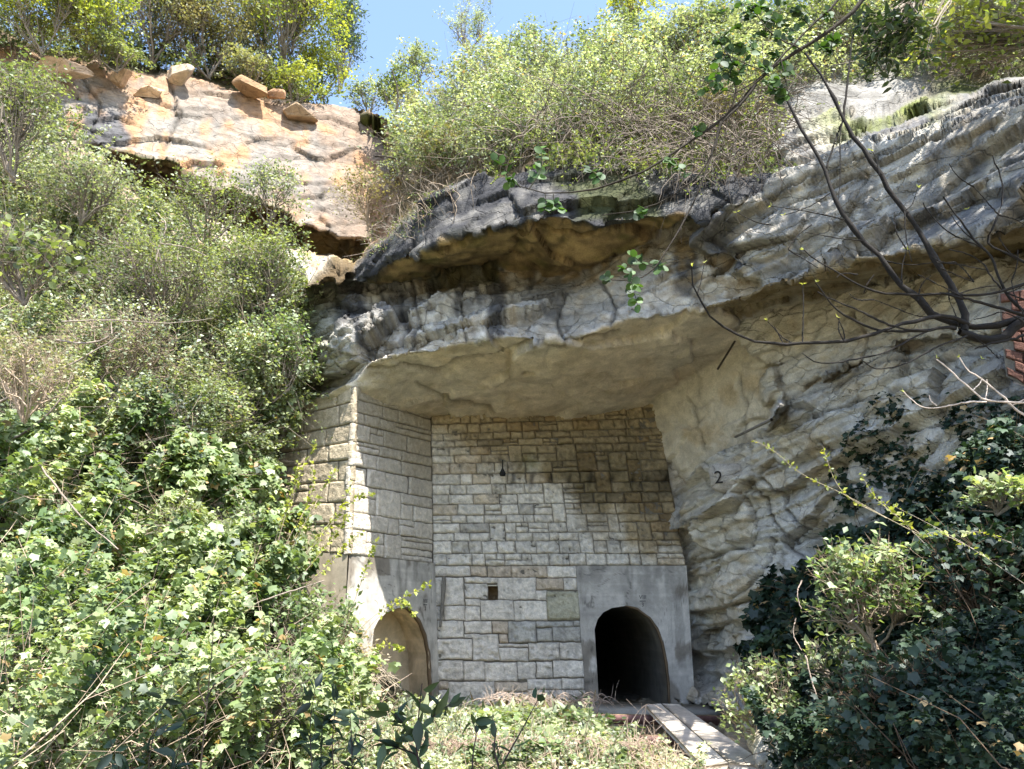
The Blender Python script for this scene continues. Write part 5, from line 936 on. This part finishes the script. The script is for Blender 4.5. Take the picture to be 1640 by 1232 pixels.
branchset(rn, [('stem', a_, 9.0, .009, .004) for a_ in [[(1285, 930), (1275, 950), (1283, 975)], [(1275, 990), (1268, 1015), (1284, 1042)], [(1290, 1050), (1305, 1110), (1328, 1165)], [(1400, 1030), (1408, 1060), (1410, 1082)], [(1372, 960), (1378, 985), (1358, 998)], [(1525, 1135), (1570, 1140), (1610, 1155)]]], M_bark, (.50, .40, .33), sides=4)
# dead branches across the left cliff
db = thing('dead_branch', 'dead grey branches lying across the scrub of the left cliff', 'branch', at(60, 640, 10.5))
branchset(db, [('limb', [(-30, 660), (60, 610), (120, 580), (190, 540)], 10.6, .022, .008), ('limb', [(90, 545), (140, 552), (180, 540), (178, 515)], 11, .020, .009), ('limb', [(-20, 720), (50, 690), (100, 640), (115, 600)], 10.2, .022, .007), ('limb', [(60, 740), (90, 780), (130, 830), (190, 880)], 9.3, .014, .008),
 ('limb', [(100, 515), (190, 512), (270, 520), (340, 510)], 12.6, .014, .006), ('limb', [(250, 420), (255, 390), (270, 360), (250, 340)], 14.2, .022, .010), ('limb', [(255, 390), (300, 395), (330, 410)], 14.2, .016, .008), ('limb', [(330, 1010), (390, 975), (440, 955), (520, 930)], 11.6, .020, .008)], M_bark, (.30, .25, .21))
# small tree with a bare dark stem by the gap
gt = thing('crooked_stem', 'crooked dark bare stem standing at the right end of the orange cliff', 'tree', at(655, 262, 19.2))
branchset(gt, [('trunk', [(655, 262), (645, 230), (637, 200), (636, 180), (638, 150), (628, 110)], 19.2, .055, .018), ('branch', [(637, 192), (622, 170), (615, 150)], 19.2, .025, .012), ('branch', [(600, 250), (630, 252), (648, 262)], 19.2, .03, .02)], M_bark, (.05, .04, .03))
# loose boulders on the cliff edge
def boulder(px, py, Y, rx, rz, label, col, seed):
    me = bpy.data.meshes.new('boulder'); import bmesh; bm = bmesh.new(); bmesh.ops.create_icosphere(bm, subdivisions=4, radius=1); co = np.array([v.co[:] for v in bm.verts]); m = pxm(Y)
    g_ = np.random.default_rng(seed)
    for _ in range(13):   # chop flats
        d = unit(g_.normal(size=3)); k = co@d; co = co-np.maximum(k-g_.uniform(.28, .6), 0)[:, None]*d
    co = co*(1+.10*(fbm(co*2+seed, 4, 3)-.5))[:, None]; V = at(px, py+12, Y)+co*np.array([rx*m*1.9, rx*m*1.5, rz*m*2.0]); F = np.array([[v.index for v in f.verts] for f in bm.faces]); bm.free()
    o = mkmesh('boulder', V, F, M_rock, None, np.array(col)*(.75+.5*fbm(V*2.5, 4, 5))[:, None]); return tag(o, label, 'boulder', 'loose boulders on the cliff edge')
for a in ((285, 112, 23.6, 22, 15, 'large pale boulder balanced on the edge of the orange cliff', (.55, .44, .33), 1), (247, 136, 23.0, 22, 12, 'flat orange block below the large pale boulder', (.58, .40, .26), 2), (408, 133, 24.4, 24, 15, 'brown pointed boulder in the middle of the cliff edge', (.36, .23, .13), 3),
          (470, 168, 25.0, 28, 13, 'wedge shaped tan boulder near the right end of the cliff edge', (.42, .30, .19), 4), (190, 118, 22.2, 20, 12, 'small orange block left on the cliff edge', (.56, .38, .25), 5), (110, 100, 21, 34, 11, 'long slanting slab at the far left of the cliff edge', (.60, .44, .32), 6), (435, 140, 24.8, 14, 10, 'little ruddy stone between two boulders on the cliff edge', (.45, .26, .15), 7)): boulder(*a)

def backtree(label, c, rad, n, leaf, pal):
    root = thing('canopy_tree', label, 'tree', (c[0]+1.5, c[1]-2.5, -.4)); b0 = np.array([c[0]+1.5, c[1]-2.5, -.4]); c = np.array(c, float); rad = np.array(rad, float)
    tr = resamp([b0, b0+[0, .2, 2.2], b0*.3+c*.7, c], 10, 2); PV = [tubes(tr[None], np.linspace(.16, .05, 10)[None], 8)]; k = 60; d = unit(rng.normal(size=(k, 3))); tip = c+d*rad*(.5+.5*rng.random((k, 1))); st = tr[rng.integers(6, 10, k)]
    PV.append(tubes(np.stack([st, st*.5+tip*.5+rng.normal(size=(k, 3))*.15, tip], 1), np.array([[.03, .018, .006]])*np.ones((k, 1)), 4)); V, F = join(PV); mkmesh('trunk', V, F, M_bark, root, np.full((len(V), 3), (.14, .11, .08)))
    i = rng.integers(0, k, n); Pp = tip[i]+rng.normal(size=(n, 3))*.34; V, F, C = leaf_mesh(Pp, leaf*(.7+.6*rng.random(n)), upn(n), colours(n, PAL[pal], .2), 'oval'); mkmesh('crown', V, F, M_leaf, root, C)
backtree('leafy tree shading the near saplings, its crown above the camera', (1.0, .3, 6.6), (1.7, 1.3, 1.0), 5200, .13, 'green')
backtree('big leafy tree at the right of the camera, out of the frame', (6.4, 2.4, 8.4), (2.8, 1.6, 1.4), 6000, .13, 'green')
backtree('tree on top of the right hand cliff, above the top of the frame', (7.0, 8.4, 13.6), (3.6, 2.4, 1.6), 6500, .13, 'green')
